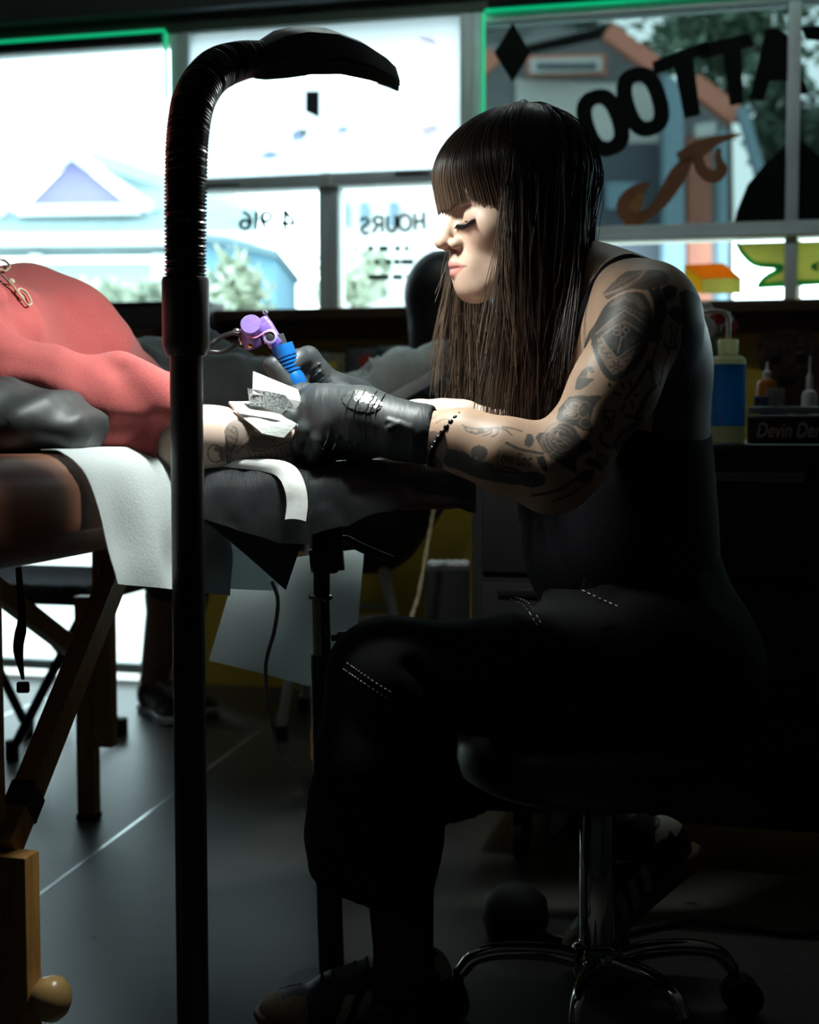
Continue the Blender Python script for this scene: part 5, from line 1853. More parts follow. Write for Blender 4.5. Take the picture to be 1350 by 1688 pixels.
# little box, serpents and bands behind the elbow
for pts in ([(540, 335), (610, 345), (600, 400), (585, 465), (540, 460), (535, 390), (540, 335)],):
    K.stroke(z2(pts), 2.6, .85)
K.fill(z2([(545, 380), (600, 385), (580, 420), (600, 460), (545, 455), (565, 420)]), .8)
K.stroke(z2([(515, 505), (510, 540), (540, 570), (590, 590), (630, 560), (660, 500), (740, 440)]), 6, .8)
K.stroke(z2([(700, 370), (760, 385), (830, 400)]), 7, .85)
K.fill(z2([(600, 560), (680, 470), (800, 400), (850, 420), (760, 520), (660, 630)]), .8, True)
K.stroke(z2([(640, 560), (700, 500), (740, 460)]), 3, .25)
for i in range(4):
    K.stroke(z2([(490 + i * 26, 630 + i * 8), (470 + i * 30, 690 + i * 6)]), 3.5, .85, False)
K.fill(z2([(420, 655), (520, 700), (530, 750), (440, 720), (400, 690)]), .93, True)
K.fill(z2([(360, 760), (440, 735), (470, 780), (420, 840), (350, 810)]), .82, True)
K.stroke(z2([(350, 790), (250, 860), (140, 900), (40, 920)]), 4.5, .85)
K.stroke(z2([(380, 860), (280, 920), (180, 960)]), 3.5, .8)
K.fill(z2([(-20, 760), (60, 755), (120, 790), (110, 840), (40, 865), (-40, 840)]), .92, True)
# forearm: script, blackwork and a clawed creature
K.text('Love Dad', 812, 740, 868, 760, .85, .35, 6)
f8 = lambda pts: [(640 + a / 4.22, 640 + b / 4.22) for a, b in pts]
K.disc(*f8([(615, 440)])[0], 13, 12, .72)
K.stroke(f8([(590, 470), (620, 520), (600, 560)]), 3, .15)
K.fill(f8([(400, 410), (520, 440), (580, 480), (700, 510), (860, 540), (920, 590), (900, 650), (760, 640), (600, 610), (480, 560), (380, 520)]), .86, True)
K.stroke(f8([(700, 520), (780, 545), (850, 560)]), 2.5, .3)
K.stroke(f8([(760, 580), (830, 590), (880, 600)]), 2, .35)
for pts in ([(505, 255), (560, 275), (640, 280), (700, 275), (740, 270)], [(560, 295), (600, 310), (660, 300), (690, 285)], [(640, 325), (690, 310), (700, 280)], [(695, 335), (735, 310), (740, 275)], [(745, 275), (790, 285), (830, 320)], [(770, 265), (830, 275), (900, 295)], [(520, 270), (545, 300), (600, 312)]):
    K.stroke(f8(pts), 2.2, .62)
K.fill(f8([(600, 280), (640, 270), (650, 300), (615, 308)]), .6, True)
K.fill(f8([(240, 290), (330, 300), (400, 340), (390, 480), (330, 560), (210, 520), (140, 470), (150, 400)]), .62, True, .45)
K.fill(f8([(130, 400), (210, 420), (330, 470), (380, 560), (300, 620), (130, 520)]), .88, True)
K.stroke(f8([(250, 200), (300, 210), (330, 190)]), 1.5, .5); K.stroke(f8([(330, 240), (380, 215), (430, 220)]), 1.4, .5)

fx, fy = to_flat(bv, 1.70)
ink = K.sample(fx, fy)
ink = ink * ((bv[:, 1] < 1.86) | (fx > 1085))
sharp = (ink ** .65)[:, None]
INK = np.array((0.022, 0.045, 0.052))
bc = SKIN_W * (1 - sharp) + INK * sharp
bc = np.where((bv[:, 2] > TH((0, 0, -.1))[2])[:, None], np.array((0.60, 0.42, 0.32)), bc)
nb = len(bv)
V, F = np.vstack([bv, TH(hv)]), np.vstack([bf, hfc + nb])
body = mk('body', V, F, M_skin, woman, 180, label='tattooed skin with roses, a shield and script')
vcol(body, np.vstack([bc, hc]))
lashes(TH, woman, hv)

# ---- vest
M_vest = mat('dark_ribbed_vest', (0.012, 0.011, 0.015), 0.9, var=0.15, vscale=30, bump=.3, bscale=500, spec=.2)
s = SDF(.004)
s.ell(P(1022, 690, 1.88), (.114, .141, .155), k=.03)
s.ell(P(1030, 600, 1.88), (.110, .153, .10), k=.05)
s.ell(P(1012, 880, 1.88), (.120, .140, .13), k=.07)
s.cap(P(1012, 800, 1.88), P(1050, 1000, 1.88), .112, .110, k=.05, stretch=(V3(0, 1, 0), 1.2))
s.cut(P(1060, 692, 1.80), V3(.30, -.25, 1.0), .004)
s.cut(P(1060, 990, 1.88), V3(.1, 0, -1), .004)
vv, vf = s.mesh()
mk('vest', vv, vf, M_vest, woman, 180)
for D, q in ((1.79, 1), (1.965, -1)):
    pts = [P(915, 640, D - .02), P(950, 540, D - .015), P(985, 465, D), P(1012, 436, D + .005), P(1046, 429, D + .005), P(1090, 460, D), P(1128, 560, D + .02), P(1140, 690, D + .03)]
    m = MB(); m.tube(spline(pts, 30), .0075, 8); m.build('vest_strap', M_vest, woman)

# ---- trousers
s = SDF(.0045)
s.ell(P(1098, 1110, 1.88), (.122, .160, .105), k=.03)
s.cap(P(1030, 930, 1.88), P(1085, 1080, 1.88), .118, .122, k=.05, stretch=(V3(0, 1, 0), 1.22))
kl = P(636, 1112, 1.745); kr = P(690, 1108, 2.0)
s.cap(P(1085, 1118, 1.80), kl, .112, .058, k=.05)
s.cap(P(1085, 1118, 1.96), kr, .112, .060, k=.05)
s.ell(P(640, 1108, 1.745), (.062, .060, .058), k=.03)
s.chain([kl, P(622, 1240, 1.757), P(618, 1360, 1.77), P(620, 1500, 1.787)], [.056, .072, .080, .088], k=.04)
s.chain([kr, P(800, 1270, 2.01), P(930, 1360, 2.02)], [.060, .080, .080], k=.04)
s.cap(P(790, 1330, 1.99), P(775, 1380, 1.98), .055, .035, k=.05)
# folds behind the knee and along the thigh
s.cap(P(820, 1170, 1.69), P(700, 1290, 1.68), .006, .004, k=.02, sub=True)
s.cap(P(680, 1100, 1.685), P(760, 1200, 1.69), .006, .010, k=.02, sub=True)
s.cut(P(618, 1462, 1.787), V3(-.30, 0, -1.0), .004)
s.cut(P(1000, 1398, 2.0), V3(.5, 0, -1.0), .004)
s.cut(P(1060, 925, 1.88), V3(-.16, 0, 1.0), .004)
s.cut(V3(0, 0, .0), V3(0, 0, -1), .004)
sxx, syy = sx, SD
_c = P(983, 1590, SD)
def seatcut(g, a):
    d = np.hypot(g[..., 0] - _c[0], g[..., 1] - SD)
    hid = (.397 - g[..., 2]) - np.maximum(0, (d - .19)) * 3
    return np.maximum(a, hid).astype(np.float32)
s.func(seatcut, True)
def folds(g, a):
    return a + vnoise(g * np.array([1, 1, .6]), 17, 21) * .0035 + vnoise(g, 33, 22) * .0015
s.func(folds)
vv, vf = s.mesh()
tr = mk('trousers', vv, vf, M_black_denim, woman, 180)
def stitch(pts, n, parent=tr):
    """short raised threads along the surface of the trousers"""
    c = spline(pts, n * 2 + 1)
    mb = MB()
    for i in range(n):
        a, b = c[2 * i], c[2 * i + 1]
        out = []
        for p in (a, b):
            # push the thread onto the cloth
            j = np.argmin(((vv[:, [0, 2]] - p[[0, 2]]) ** 2).sum(1) + 4 * np.maximum(0, vv[:, 1] - 1.80) ** 2)
            out.append(V3(p[0], vv[j][1] - .0010, p[2]))
        mb.tube(out, .0007, 5)
    return mb.build('stitching', M_stitch, parent, 0)
stitch([P(572, 1092, 1.70), P(600, 1110, 1.69), P(648, 1140, 1.685)], 14)
stitch([P(566, 1102, 1.70), P(594, 1120, 1.69), P(642, 1150, 1.685)], 14)
stitch([P(848, 1000, 1.7), P(872, 1012, 1.69), P(893, 1042, 1.69)], 10)
stitch([P(856, 996, 1.7), P(880, 1008, 1.69), P(899, 1038, 1.69)], 10)
stitch([P(940, 958, 1.7), P(946, 972, 1.69), P(985, 990, 1.69), P(1030, 1008, 1.69)], 16)
m = MB(); m.prism([(0, 0), (.020, .002), (.004, .014)], lambda a, b, h: P(958, 972, 1.716) + V3(a, h, b), 0, .0015); m.build('pocket_label', mat('faded_label', (0.25, 0.22, 0.18), 0.8, var=.2), tr, 0)
# socks and shoes
M_sock = mat('black_sock', (0.009, 0.009, 0.010), 0.9, var=0.2, vscale=120, bump=.3, bscale=700)
for a, b in ((P(660, 1455, 1.79), P(668, 1640, 1.80)), (P(930, 1330, 2.02), P(1060, 1392, 2.03))):
    m = MB(); m.tube(spline([a, (a + b) / 2, b], 8), [.043, .042, .041, .040, .039, .040, .042, .043], 20); m.build('sock', M_sock, woman)
M_gum = mat('gum_rubber', (0.23, 0.10, 0.045), 0.6, var=0.15)
M_suede = mat('tan_suede', (0.36, 0.29, 0.19), 0.85, var=0.15, vscale=90)
M_off = mat('off_white_leather', (0.55, 0.50, 0.40), 0.55, var=0.1)
M_blk = mat('black_leather', (0.010, 0.010, 0.011), 0.5, var=0.15)
sm = dict(upper=M_blk, toe=M_suede, trim=M_off, stripe=M_off, sole=M_gum, lace=M_blk)
fheel = P(744, 1690, 1.865); fheel[2] = 0.0
ftoe = P(410, 1690, 1.815); ftoe[2] = 0.0
sneaker('sneaker', fheel, ftoe - fheel, V3(0, 0, 1), woman, sm, .262, 'black sneaker with three pale stripes and gum sole')
h2 = P(1128, 1352, 2.03) ; t2 = P(885, 1560, 1.99)
sneaker('sneaker', h2 + V3(.03, 0, -.05), t2 - h2, V3(-.64, 0, .76), woman, sm, .250, 'tucked back sneaker with pale stripes')

# ---- gloves
def glove_mat(name):
    m_ = mat(name, (0.034, 0.041, 0.043), 0.52, var=0.15, vscale=30)
    n = m_.node_tree
    co = n.nodes.new('ShaderNodeTexCoord')
    mp = n.nodes.new('ShaderNodeMapping'); mp.inputs['Rotation'].default_value = (0, .35, .2); mp.inputs['Scale'].default_value = (1, .25, .25)
    t = n.nodes.new('ShaderNodeTexNoise'); t.inputs['Scale'].default_value = 130; t.inputs['Detail'].default_value = 2
    b = n.nodes.new('ShaderNodeBump'); b.inputs['Strength'].default_value = .5; b.inputs['Distance'].default_value = .002
    n.links.new(co.outputs['Object'], mp.inputs[0]); n.links.new(mp.outputs[0], t.inputs['Vector'])
    n.links.new(t.outputs['Fac'], b.inputs['Height']); n.links.new(b.outputs[0], n.nodes['Principled BSDF'].inputs['Normal'])
    return m_
M_glove = glove_mat('black_nitrile')
s = SDF(.0017)
wl, pl = P(690, 714, 1.722), P(560, 690, 1.755)
s.chain([P(702, 714, 1.720), P(655, 708, 1.733), P(600, 692, 1.750), P(535, 676, 1.772)], [.0295, .0325, .0360, .0310], k=.02, stretch=(V3(0, 1, 0), 1.12))
fing = [
    [P(520, 655, 1.805), P(478, 668, 1.808), P(448, 682, 1.800), P(424, 690, 1.792)],
    [P(520, 672, 1.785), P(482, 690, 1.770), P(466, 706, 1.765), P(458, 716, 1.768)],
    [P(530, 692, 1.762), P(506, 712, 1.752), P(495, 734, 1.757), P(493, 750, 1.772)],
    [P(545, 708, 1.742), P(530, 728, 1.738), P(520, 748, 1.750), P(517, 760, 1.768)]]
for f, rr in zip(fing, (.0115, .0118, .0115, .0105)):
    s.cap(P(590, 690, 1.755), f[0], .024, .016, k=.022)
    s.chain(f, [.0165, rr * 1.12, rr, rr * .92], k=.007)
s.chain([P(610, 672, 1.79), P(560, 652, 1.825), P(500, 650, 1.840), P(452, 652, 1.835)], [.020, .0155, .0125, .011], k=.012)
# pulled wrinkles across the back of the hand
for i in range(2, 6):
    x = 515 + i * 17
    s.cap(P(x + 26, 640 + i * 3, 1.74), P(x - 18, 742, 1.715), .0016, .0010, k=.004)
# flared cuff, rolled edge with a folded flap
s.chain([P(668, 712, 1.728), P(696, 716, 1.720)], [.0325, .0365], k=.01)
s.cap(P(712, 717, 1.718), P(692, 715, 1.721), .0335, .0330, k=.003, sub=True)
s.cap(P(640, 694, 1.695), P(676, 706, 1.690), .0035, .0045, k=.003)
s.cap(P(642, 706, 1.692), P(658, 700, 1.692), .004, .003, k=.004)
vv2, vf2 = s.mesh()
gl = mk('glove', vv2, vf2, M_glove, woman, 180, label='black nitrile glove on the hand pressing the paper towel')
fcv = vv2[vf2].mean(1)
gx, gy = to_flat(fcv, 1.72)
nn = vert_normals(vv2, vf2)[vf2].mean(1)
q = ((gx - 597) / 33) ** 2 + ((gy - 662 - (gx - 597) * .16) / 17) ** 2 < 1
msk = q & (nn[:, 1] < -.05) & (fcv[:, 1] < 1.80)
if msk.sum() > 10:
    a, b = patch(vv2, vf2, msk, .0012)
    tp = mk('clear_film', a, b, mat('clear_film', (0.50, 0.52, 0.52), 0.14, 0.85, var=0.5, vscale=120, bump=.6, bscale=180), gl, 60, label='shiny clear film patch on the glove')
    for x in (578, 592, 611, 618, 626):
        m = MB(); pts = []
        for t in np.linspace(0, 1, 8):
            px, py = x + 10 - 18 * t, 643 + (x - 597) * .12 + 36 * t
            j = np.argmin((to_flat(vv2, 1.72)[0] - px) ** 2 + (to_flat(vv2, 1.72)[1] - py) ** 2 + 1e5 * np.maximum(0, vv2[:, 1] - 1.78))
            pts.append(vv2[j] + V3(0, -.0014, .0008))
        m.tube(spline(pts, 12), .0007, 5); m.build('wrinkle_band', M_glove, tp)

s = SDF(.0017)
s.chain([P(622, 690, 1.945), P(585, 672, 1.925), P(556, 656, 1.905)], [.028, .033, .030], k=.02)
rf = [
    [P(548, 638, 1.893), P(508, 590, 1.880), P(492, 592, 1.862), P(482, 602, 1.850)],
    [P(552, 650, 1.905), P(520, 612, 1.905), P(498, 618, 1.880), P(488, 632, 1.862)],
    [P(560, 665, 1.915), P(530, 640, 1.93), P(505, 648, 1.905), P(496, 660, 1.888)],
    [P(568, 678, 1.925), P(542, 662, 1.945), P(520, 668, 1.925), P(512, 678, 1.905)]]
for f, rr in zip(rf, (.0125, .0122, .0118, .0105)):
    s.cap(P(580, 672, 1.925), f[0], .024, .0165, k=.02)
    s.chain(f, [.0172, rr * 1.18, rr, rr * .9], k=.006)
s.chain([P(560, 670, 1.895), P(520, 664, 1.868), P(478, 634, 1.852), P(450, 602, 1.848)], [.020, .0165, .0150, .0125], k=.010)
for i in range(4):
    s.cap(P(530 + i * 6, 598 + i * 9, 1.868), P(508 + i * 8, 612 + i * 9, 1.868), .0010, .0010, k=.003)
vv3, vf3 = s.mesh()
mk('glove', vv3, vf3, M_glove, woman, 180, label='black nitrile glove gripping the blue grip')

# ---- bead bracelet and rings of the wrist
M_bead = mat('black_bead', (0.010, 0.010, 0.011), 0.12, var=0.1)
bc_ = P(742, 722, 1.706); ba = unit(P(765, 728, 1.70) - P(700, 714, 1.72) + V3(.0, 0, -.010))
fr_ = frame(ba)
bm_ = MB().ell((0, 0, 0), .0042, None, 10, 8)
br_ = thing('bead_bracelet', 'black bead bracelet on the tattooed wrist next to the glove cuff', 'bracelet', bc_)
first = None
for k in range(30):
    a = 2 * math.pi * k / 30
    d = fr_[0] * math.cos(a) + fr_[1] * math.sin(a)
    p = bc_ + d * .0370 + ba * (.010 * d[2] / 1.0)
    if first is None:
        first = mk('bead', np.vstack(bm_.v) + BASE[br_], bm_.f, M_bead, br_, 180); first.location = Vector(p - bc_)
    else:
        o = first.copy(); COL.objects.link(o); o.location = Vector(p - bc_)
for x, y0, y1 in ((708, 688, 704), (693, 722, 740)):
    m = MB(); m.tube(spline([P(x + 4, y0, 1.695), P(x, (y0 + y1) / 2, 1.690), P(x - 4, y1, 1.690)], 8), .0014, 6)
    m.build('bangle', mat('rose_gold', (0.75, 0.45, 0.36), 0.25, 1.0, var=.05), woman)
m = MB(); cpts = spline([TH((.045, .02, -.13)), P(838, 600, 1.83), P(836, 690, 1.81), P(846, 715, 1.80)], 40)
m.tube(cpts, .0011 + .0004 * np.sin(np.arange(40) * 2.2), 6); m.build('necklace', mat('gold_chain', (0.6, 0.45, 0.22), 0.3, 1.0, var=.1), woman)
na, nb_ = TH((0, -.012, -.080)), P(935, 545, 1.87)
nc_ = na * .78 + nb_ * .22; nf = frame(nb_ - na)
m = MB()
gch = np.array([[nc_ + (nf[0] * math.cos(t_) + nf[1] * math.sin(t_)) * .0475 + nf[2] * z_ for z_ in (-.006, -.003, 0, .003, .006)] for t_ in np.linspace(0, 2 * math.pi, 40)])
m.sheet(gch, .002)
m.build('choker', mat('silver_choker', (0.6, 0.64, 0.64), 0.25, 0.9, var=0.6, vscale=160), woman)

# ---- hair
EC, ER = V3(0, .012, .040), V3(.078, .095, .088)
def scalp(az, el, lift=0.0):
    """point on the head shell: az 0 is forward, 90 her left; crown tipped a little back"""
    x = np.cos(el) * np.sin(az); y = -np.cos(el) * np.cos(az); z = np.sin(el)
    tp = .28
    y2 = y * math.cos(tp) + z * math.sin(tp); z2_ = z * math.cos(tp) - y * math.sin(tp)
    d = np.stack([x, y2, z2_], -1)
    return EC + d * (ER + lift[..., None] if not np.isscalar(lift) else ER + lift)
S = 20
def hair_fall(n, az0, az1, L0, L1, seed, spread=.0, xc=None, kx=.45, drop=0.0, rel=-.10, lift=(.0, .010)):
    r = np.random.default_rng(seed)
    clump = r.integers(0, max(8, n // 22), n)
    nc = clump.max() + 1
    caz = r.uniform(az0, az1, nc)
    az = np.radians(caz[clump] + r.normal(0, 2.0, n))
    lf = r.uniform(lift[0], lift[1], n)
    el0 = np.radians(r.uniform(50, 88, n))
    ns = 8
    t = np.linspace(0, 1, ns)[None, :]
    el = el0[:, None] * (1 - t) + (rel + drop) * t
    surf = scalp(az[:, None] + 0 * t, el, np.broadcast_to(lf[:, None], el.shape) * (.3 + .7 * t))
    surf = TH(surf)
    L = (r.uniform(L0, L1, nc)[clump] + np.clip(r.normal(0, .022, n), -.06, .025))
    tt = np.linspace(0, 1, S - ns + 1)[1:]
    p0 = surf[:, -1]
    tan = surf[:, -1] - surf[:, -2]; tan /= np.linalg.norm(tan, axis=1)[:, None]
    fall = np.zeros((n, len(tt), 3))
    jx = r.normal(0, .005, n) + r.normal(0, .012, nc)[clump]; jy = r.normal(0, .005, n) + r.normal(0, .010, nc)[clump]
    wv = r.uniform(0, 6.28, nc)[clump]
    for i, q in enumerate(tt):
        w_ = math.exp(-q * 7)
        p = p0 + V3(0, 0, -1) * (L * q)[:, None] + (tan - V3(0, 0, -1)) * (.02 * (1 - w_))
        p[:, 0] += jx * q + .003 * np.sin(wv + q * 7) * q
        p[:, 1] += jy * q + spread * q
        if xc is not None:
            p[:, 0] += (xc - p0[:, 0]) * kx * q ** 1.4
        fall[:, i] = p
    return np.concatenate([surf, fall], 1)
X = lambda px, D=1.80: P(px, 500, D)[0]
sets = [
    (hair_fall(1700, 67, 122, .23, .36, 1, xc=X(862), kx=.40, spread=-.015), .13),
    (hair_fall(1400, 118, 185, .22, .34, 2, xc=X(885), kx=.62, spread=-.06), .10),
    (hair_fall(420, 63, 72, .20, .34, 3, xc=X(825), kx=.3, spread=-.01), .5),
    (hair_fall(900, 236, 305, .16, .31, 4, xc=X(735, 1.95), kx=.45, spread=.0), .7),
    (hair_fall(700, 185, 240, .20, .30, 5, xc=X(850), kx=.5, spread=.0), .2),
]
# fringe
r = np.random.default_rng(9)
n = 2400
cl = r.integers(0, 90, n)
caz = r.uniform(-68, 72, 90)
azd = caz[cl] + r.normal(0, 1.6, n)
az = np.radians(azd); el0 = np.radians(r.uniform(58, 88, n)); lf = r.uniform(.000, .009, n)
side = np.clip((np.abs(azd) - 36) / 28, 0, 1) ** 2
elend = np.radians(-21 + r.normal(0, 1.6, 90)[cl] + r.normal(0, 1.2, n) - 24 * side)
t = np.linspace(0, 1, S)[None, :]
el = el0[:, None] * (1 - t) + elend[:, None] * t
FC, FR = V3(0, .018, .040), V3(.079, .116, .088)
a2 = az[:, None] + .05 * np.sin(3 * t + az[:, None] * 5)
ce = np.cos(np.maximum(el, -.06)) - .10 * np.clip(-el - .06, 0, 1)
dd = np.stack([ce * np.sin(a2), -ce * np.cos(a2), np.sin(el)], -1)
fr1 = FC + dd * (FR + (lf[:, None] * (.3 + .7 * t))[..., None])
fr1[..., 1] += .012 * np.clip(np.sin(el), 0, 1) ** 2
fringe = TH(fr1)
sets.append((fringe, .35))
r = np.random.default_rng(31)
fly = hair_fall(120, 60, 200, .10, .34, 17, xc=X(865), kx=.3, spread=-.02, lift=(.008, .018))
fly = fly + np.cumsum(r.normal(0, .0012, fly.shape), 1)
sets.append((fly, .5))
fly = hair_fall(70, 240, 300, .12, .26, 18, xc=X(720, 1.95), kx=.5, lift=(.006, .016))
sets.append((fly + np.cumsum(r.normal(0, .0012, fly.shape), 1), .8))
HV, HF, HC, nh = [], [], [], 0
for paths, light in sets:
    a, b = strands(paths, .00062, .00038)
    HV.append(a); HF.append(b + nh); nh += len(a)
    Np, S_, _ = paths.shape
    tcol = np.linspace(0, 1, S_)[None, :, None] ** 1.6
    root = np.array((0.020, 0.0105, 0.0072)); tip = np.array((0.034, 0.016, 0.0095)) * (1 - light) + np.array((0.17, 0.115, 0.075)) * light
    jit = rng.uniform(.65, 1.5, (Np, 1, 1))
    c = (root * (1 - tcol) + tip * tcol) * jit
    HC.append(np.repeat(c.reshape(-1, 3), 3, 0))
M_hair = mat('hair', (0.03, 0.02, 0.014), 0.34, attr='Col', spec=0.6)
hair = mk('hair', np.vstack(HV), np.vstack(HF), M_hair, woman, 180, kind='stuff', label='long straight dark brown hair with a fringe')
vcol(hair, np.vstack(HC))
# dense under-layer that the strands lie on
s = SDF(.004)
s.ell(EC, ER - .001, k=.01)
s.cut(V3(0, -.052, .02), V3(0, -1, -1.5), .01)
s.cut(V3(0, -.035, 0), V3(0, -1, 0), .02) if False else None
uv_, uf_ = s.mesh()
uo = mk('under_hair', TH(uv_), uf_, mat('hair_base', (0.014, 0.009, 0.007), 0.6, var=.3, vscale=80, stretch=(8, 8, 1)), hair, 180)
# ------------------------------------------------------------------ tattoo machine
MD = 1.852
g0, g1 = P(490, 640, 1.850), P(466, 574, 1.850)
gd = unit(g1 - g0)
mc = thing('tattoo_machine', 'purple tattoo machine with blue knurled grip held over the forearm', 'tattoo machine', P(496, 668, 1.848))
M_bluem = mat('blue_anodised', (0.01, 0.16, 0.55), 0.32, 0.3, var=0.1)
M_purp = mat('purple_anodised', (0.21, 0.13, 0.46), 0.4, 0.25, var=0.15, vscale=200)
L = np.linalg.norm(g1 - g0)
m = MB(); m.lathe([(.004, -.024), (.006, -.018), (.0125, -.006), (.0145, 0), (.0148, .014), (.0125, .020), (.0120, .022)], g0, gd, 28); m.build('grip_nose', M_bluem, mc)
for i in range(5):
    h = .022 + i * .0052
    m = MB(); m.lathe([(.0112, h), (.0135 + .0003 * i, h + .001), (.0135 + .0003 * i, h + .0038), (.0112, h + .0048)], g0, gd, 28); m.build('grip_ring', M_bluem, mc)
# knurled collar
m = MB(); h0, h1 = L - .012, L + .004
nk = 36
V, F = [], []
fr3 = frame(gd)
for i in range(9):
    for j in range(nk):
        a = 2 * math.pi * (j + .5 * (i % 2)) / nk
        rr = .0138 + (.0010 if (i + j) % 2 else 0)
        V.append(g0 + gd * (h0 + (h1 - h0) * i / 8) + rr * (fr3[0] * math.cos(a) + fr3[1] * math.sin(a)))
for i in range(8):
    for j in range(nk):
        k = (j + 1) % nk
        F.append([i * nk + j, i * nk + k, (i + 1) * nk + k, (i + 1) * nk + j])
F += [list(range(nk))[::-1], [8 * nk + j for j in range(nk)]]
mk('knurled_collar', V, F, M_bluem, mc, 20)
m = MB(); m.cyl(g1 - gd * .004, g1 + gd * .018, .0075, n=20); m.build('tube_stem', M_steel, mc)
b0 = P(446, 552, MD)
ax = unit(P(432, 520, MD) - P(464, 572, MD))
Rb = np.array([unit(np.cross(V3(0, -1, 0), ax)), V3(0, -1, 0), ax]).T
m = MB(); m.box(b0, (.020, .020, .036), Rb, .004, 3); m.box(P(436, 534, MD), (.018, .018, .018), Rb, .005, 3); fb_ = m.build('frame', M_purp, mc)
mt0 = P(420, 552, MD + .012); mt1 = P(413, 534, MD - .022)
m = MB(); m.lathe([(.0125, 0), (.0138, .002), (.0138, np.linalg.norm(mt1 - mt0) - .002), (.0125, np.linalg.norm(mt1 - mt0))], mt0, mt1 - mt0, 28); m.build('motor', M_purp, mc)
m = MB(); m.lathe([(.010, 0), (.0125, .003), (.0125, .026), (.010, .028)], P(418, 574, MD), P(413, 550, MD - .004) - P(418, 574, MD), 24); m.build('motor_base', mat('dark_purple', (0.13, 0.06, 0.22), 0.35, 0.2, var=.1), mc)
m = MB(); m.ell(P(413, 569, MD - .012), (.004, .002, .004)); m.build('screw', mat('brass', (0.6, 0.4, 0.12), 0.3, 1.0, var=.1), mc)
# round eye with a dark bearing
e0 = P(446, 556, MD - .012); ed = V3(-.1, -1, .1)
m = MB(); m.lathe([(.0095, 0), (.0098, .004), (.0085, .005), (.0065, .005), (.0060, .003)], e0, ed, 24); m.build('eye_ring', mat('pale_purple', (0.34, 0.28, 0.60), 0.4, 0.2, var=.1), mc)
m = MB(); m.lathe([(.0060, .0), (.0060, .0035), (.002, .0045)], e0, ed, 20); m.build('bearing', M_matte, mc)
m = MB(); m.cyl(P(452, 548, MD - .008), P(438, 517, MD - .004), .0016, n=8); m.lathe([(.001, 0), (.004, .002), (.004, .006), (.001, .007)], P(440, 519, MD - .004), unit(P(436, 512, MD) - P(446, 530, MD)), 12); m.build('needle_bar', M_steel, mc)
m = MB(); rb = spline([P(405, 552, MD - .020), P(420, 557, MD - .022), P(436, 548, MD - .018), P(446, 545, MD - .010), P(440, 560, MD - .014), P(436, 566, MD - .006)], 24); m.tube(rb, .0010, 6); m.build('rubber_band', mat('pink_rubber', (0.75, 0.16, 0.35), 0.5, var=.1), mc)
cc_ = thing('clip_cord', 'black clip cord joined to the back of the tattoo machine', 'cord', P(340, 580, 1.86))
for pts in ([P(404, 556, MD), P(385, 549, MD), P(360, 558, MD), P(338, 574, MD), P(300, 600, 1.90), P(285, 640, 1.93)], [P(406, 566, MD), P(392, 566, MD), P(365, 580, MD), P(335, 582, MD), P(300, 610, 1.90), P(287, 645, 1.93)]):
    m = MB(); m.tube(spline(pts, 30), .0032, 10); m.build('cord', M_black, cc_)
m = MB(); m.ell(P(390, 546, MD), (.005, .004, .004)); m.ell(P(398, 562, MD), (.004, .004, .006)); m.build('plug', M_steel, cc_)
# paper towels
M_tw = paper_mat('folded_towel', (0.80, 0.83, 0.80), .15)
M_soil = mat('ink_soiled_towel', (0.30, 0.32, 0.32), 0.9, var=0.9, vscale=420)
def crumple(A, B, C, D, nu, nv, amp, sc, seed, th=.003):
    g = []
    for j in np.linspace(0, 1, nv):
        row = []
        for i in np.linspace(0, 1, nu):
            p = (A * (1 - i) + B * i) * (1 - j) + (D * (1 - i) + C * i) * j
            p = p + V3(0, -1, .6) * vnoise(p, sc, seed) * amp
            row.append(p)
        g.append(row)
    m = MB(); m.sheet(np.array(g), th); return m
tw = thing('paper_towel', 'folded white paper towel spotted with ink between the gloved fingers', 'paper towel', P(450, 690, 1.79))
crumple(P(417, 615, 1.80), P(490, 645, 1.79), P(497, 665, 1.765), P(416, 650, 1.765), 40, 22, .0022, 26, 2, .005).build('upper_fold', M_tw, tw, 60)
crumple(P(408, 640, 1.772), P(470, 652, 1.765), P(495, 682, 1.762), P(412, 668, 1.765), 36, 20, .0022, 40, 5, .004).build('soiled_fold', M_soil, tw, 60)
crumple(P(412, 646, 1.772), P(497, 662, 1.763), P(492, 690, 1.762), P(440, 676, 1.764), 34, 16, .0015, 40, 7, .004).build('edge_fold', M_tw, tw, 60)
tw2 = thing('paper_towel', 'crumpled white paper towel lying on the tattooed forearm of the client', 'paper towel', P(440, 715, 1.75))
crumple(P(377, 664, 1.765), P(418, 662, 1.79), P(497, 704, 1.745), P(395, 684, 1.745), 44, 20, .0035, 30, 11).build('upper_fold', M_tw, tw2, 60)
crumple(P(384, 676, 1.750), P(490, 700, 1.742), P(468, 722, 1.738), P(432, 716, 1.738), 44, 20, .0045, 32, 12).build('lower_fold', M_tw, tw2, 60)
# ------------------------------------------------------------------ the client on the table
client = thing('person', 'client in a red shirt lying on the brown table with one arm stretched out', 'person', W(-1.05, 1.95, TZ))
SKIN_C = np.array((0.74, 0.56, 0.46))
el = P(270, 722, 1.745); sh = P(-95, 585, 1.66)
s = SDF(.0026)
frm = [el, P(350, 724, 1.765), P(440, 728, 1.785), P(600, 712, 1.80), P(690, 696, 1.815)]
s.chain(frm, [.044, .0375, .0355, .031, .026], k=.02)
s.cap(sh, el, .055, .042, k=.02)
hp_ = P(760, 690, 1.825)
s.cap(frm[-1], hp_, .026, .025, k=.015, stretch=(V3(0, 1, 0), 1.3))
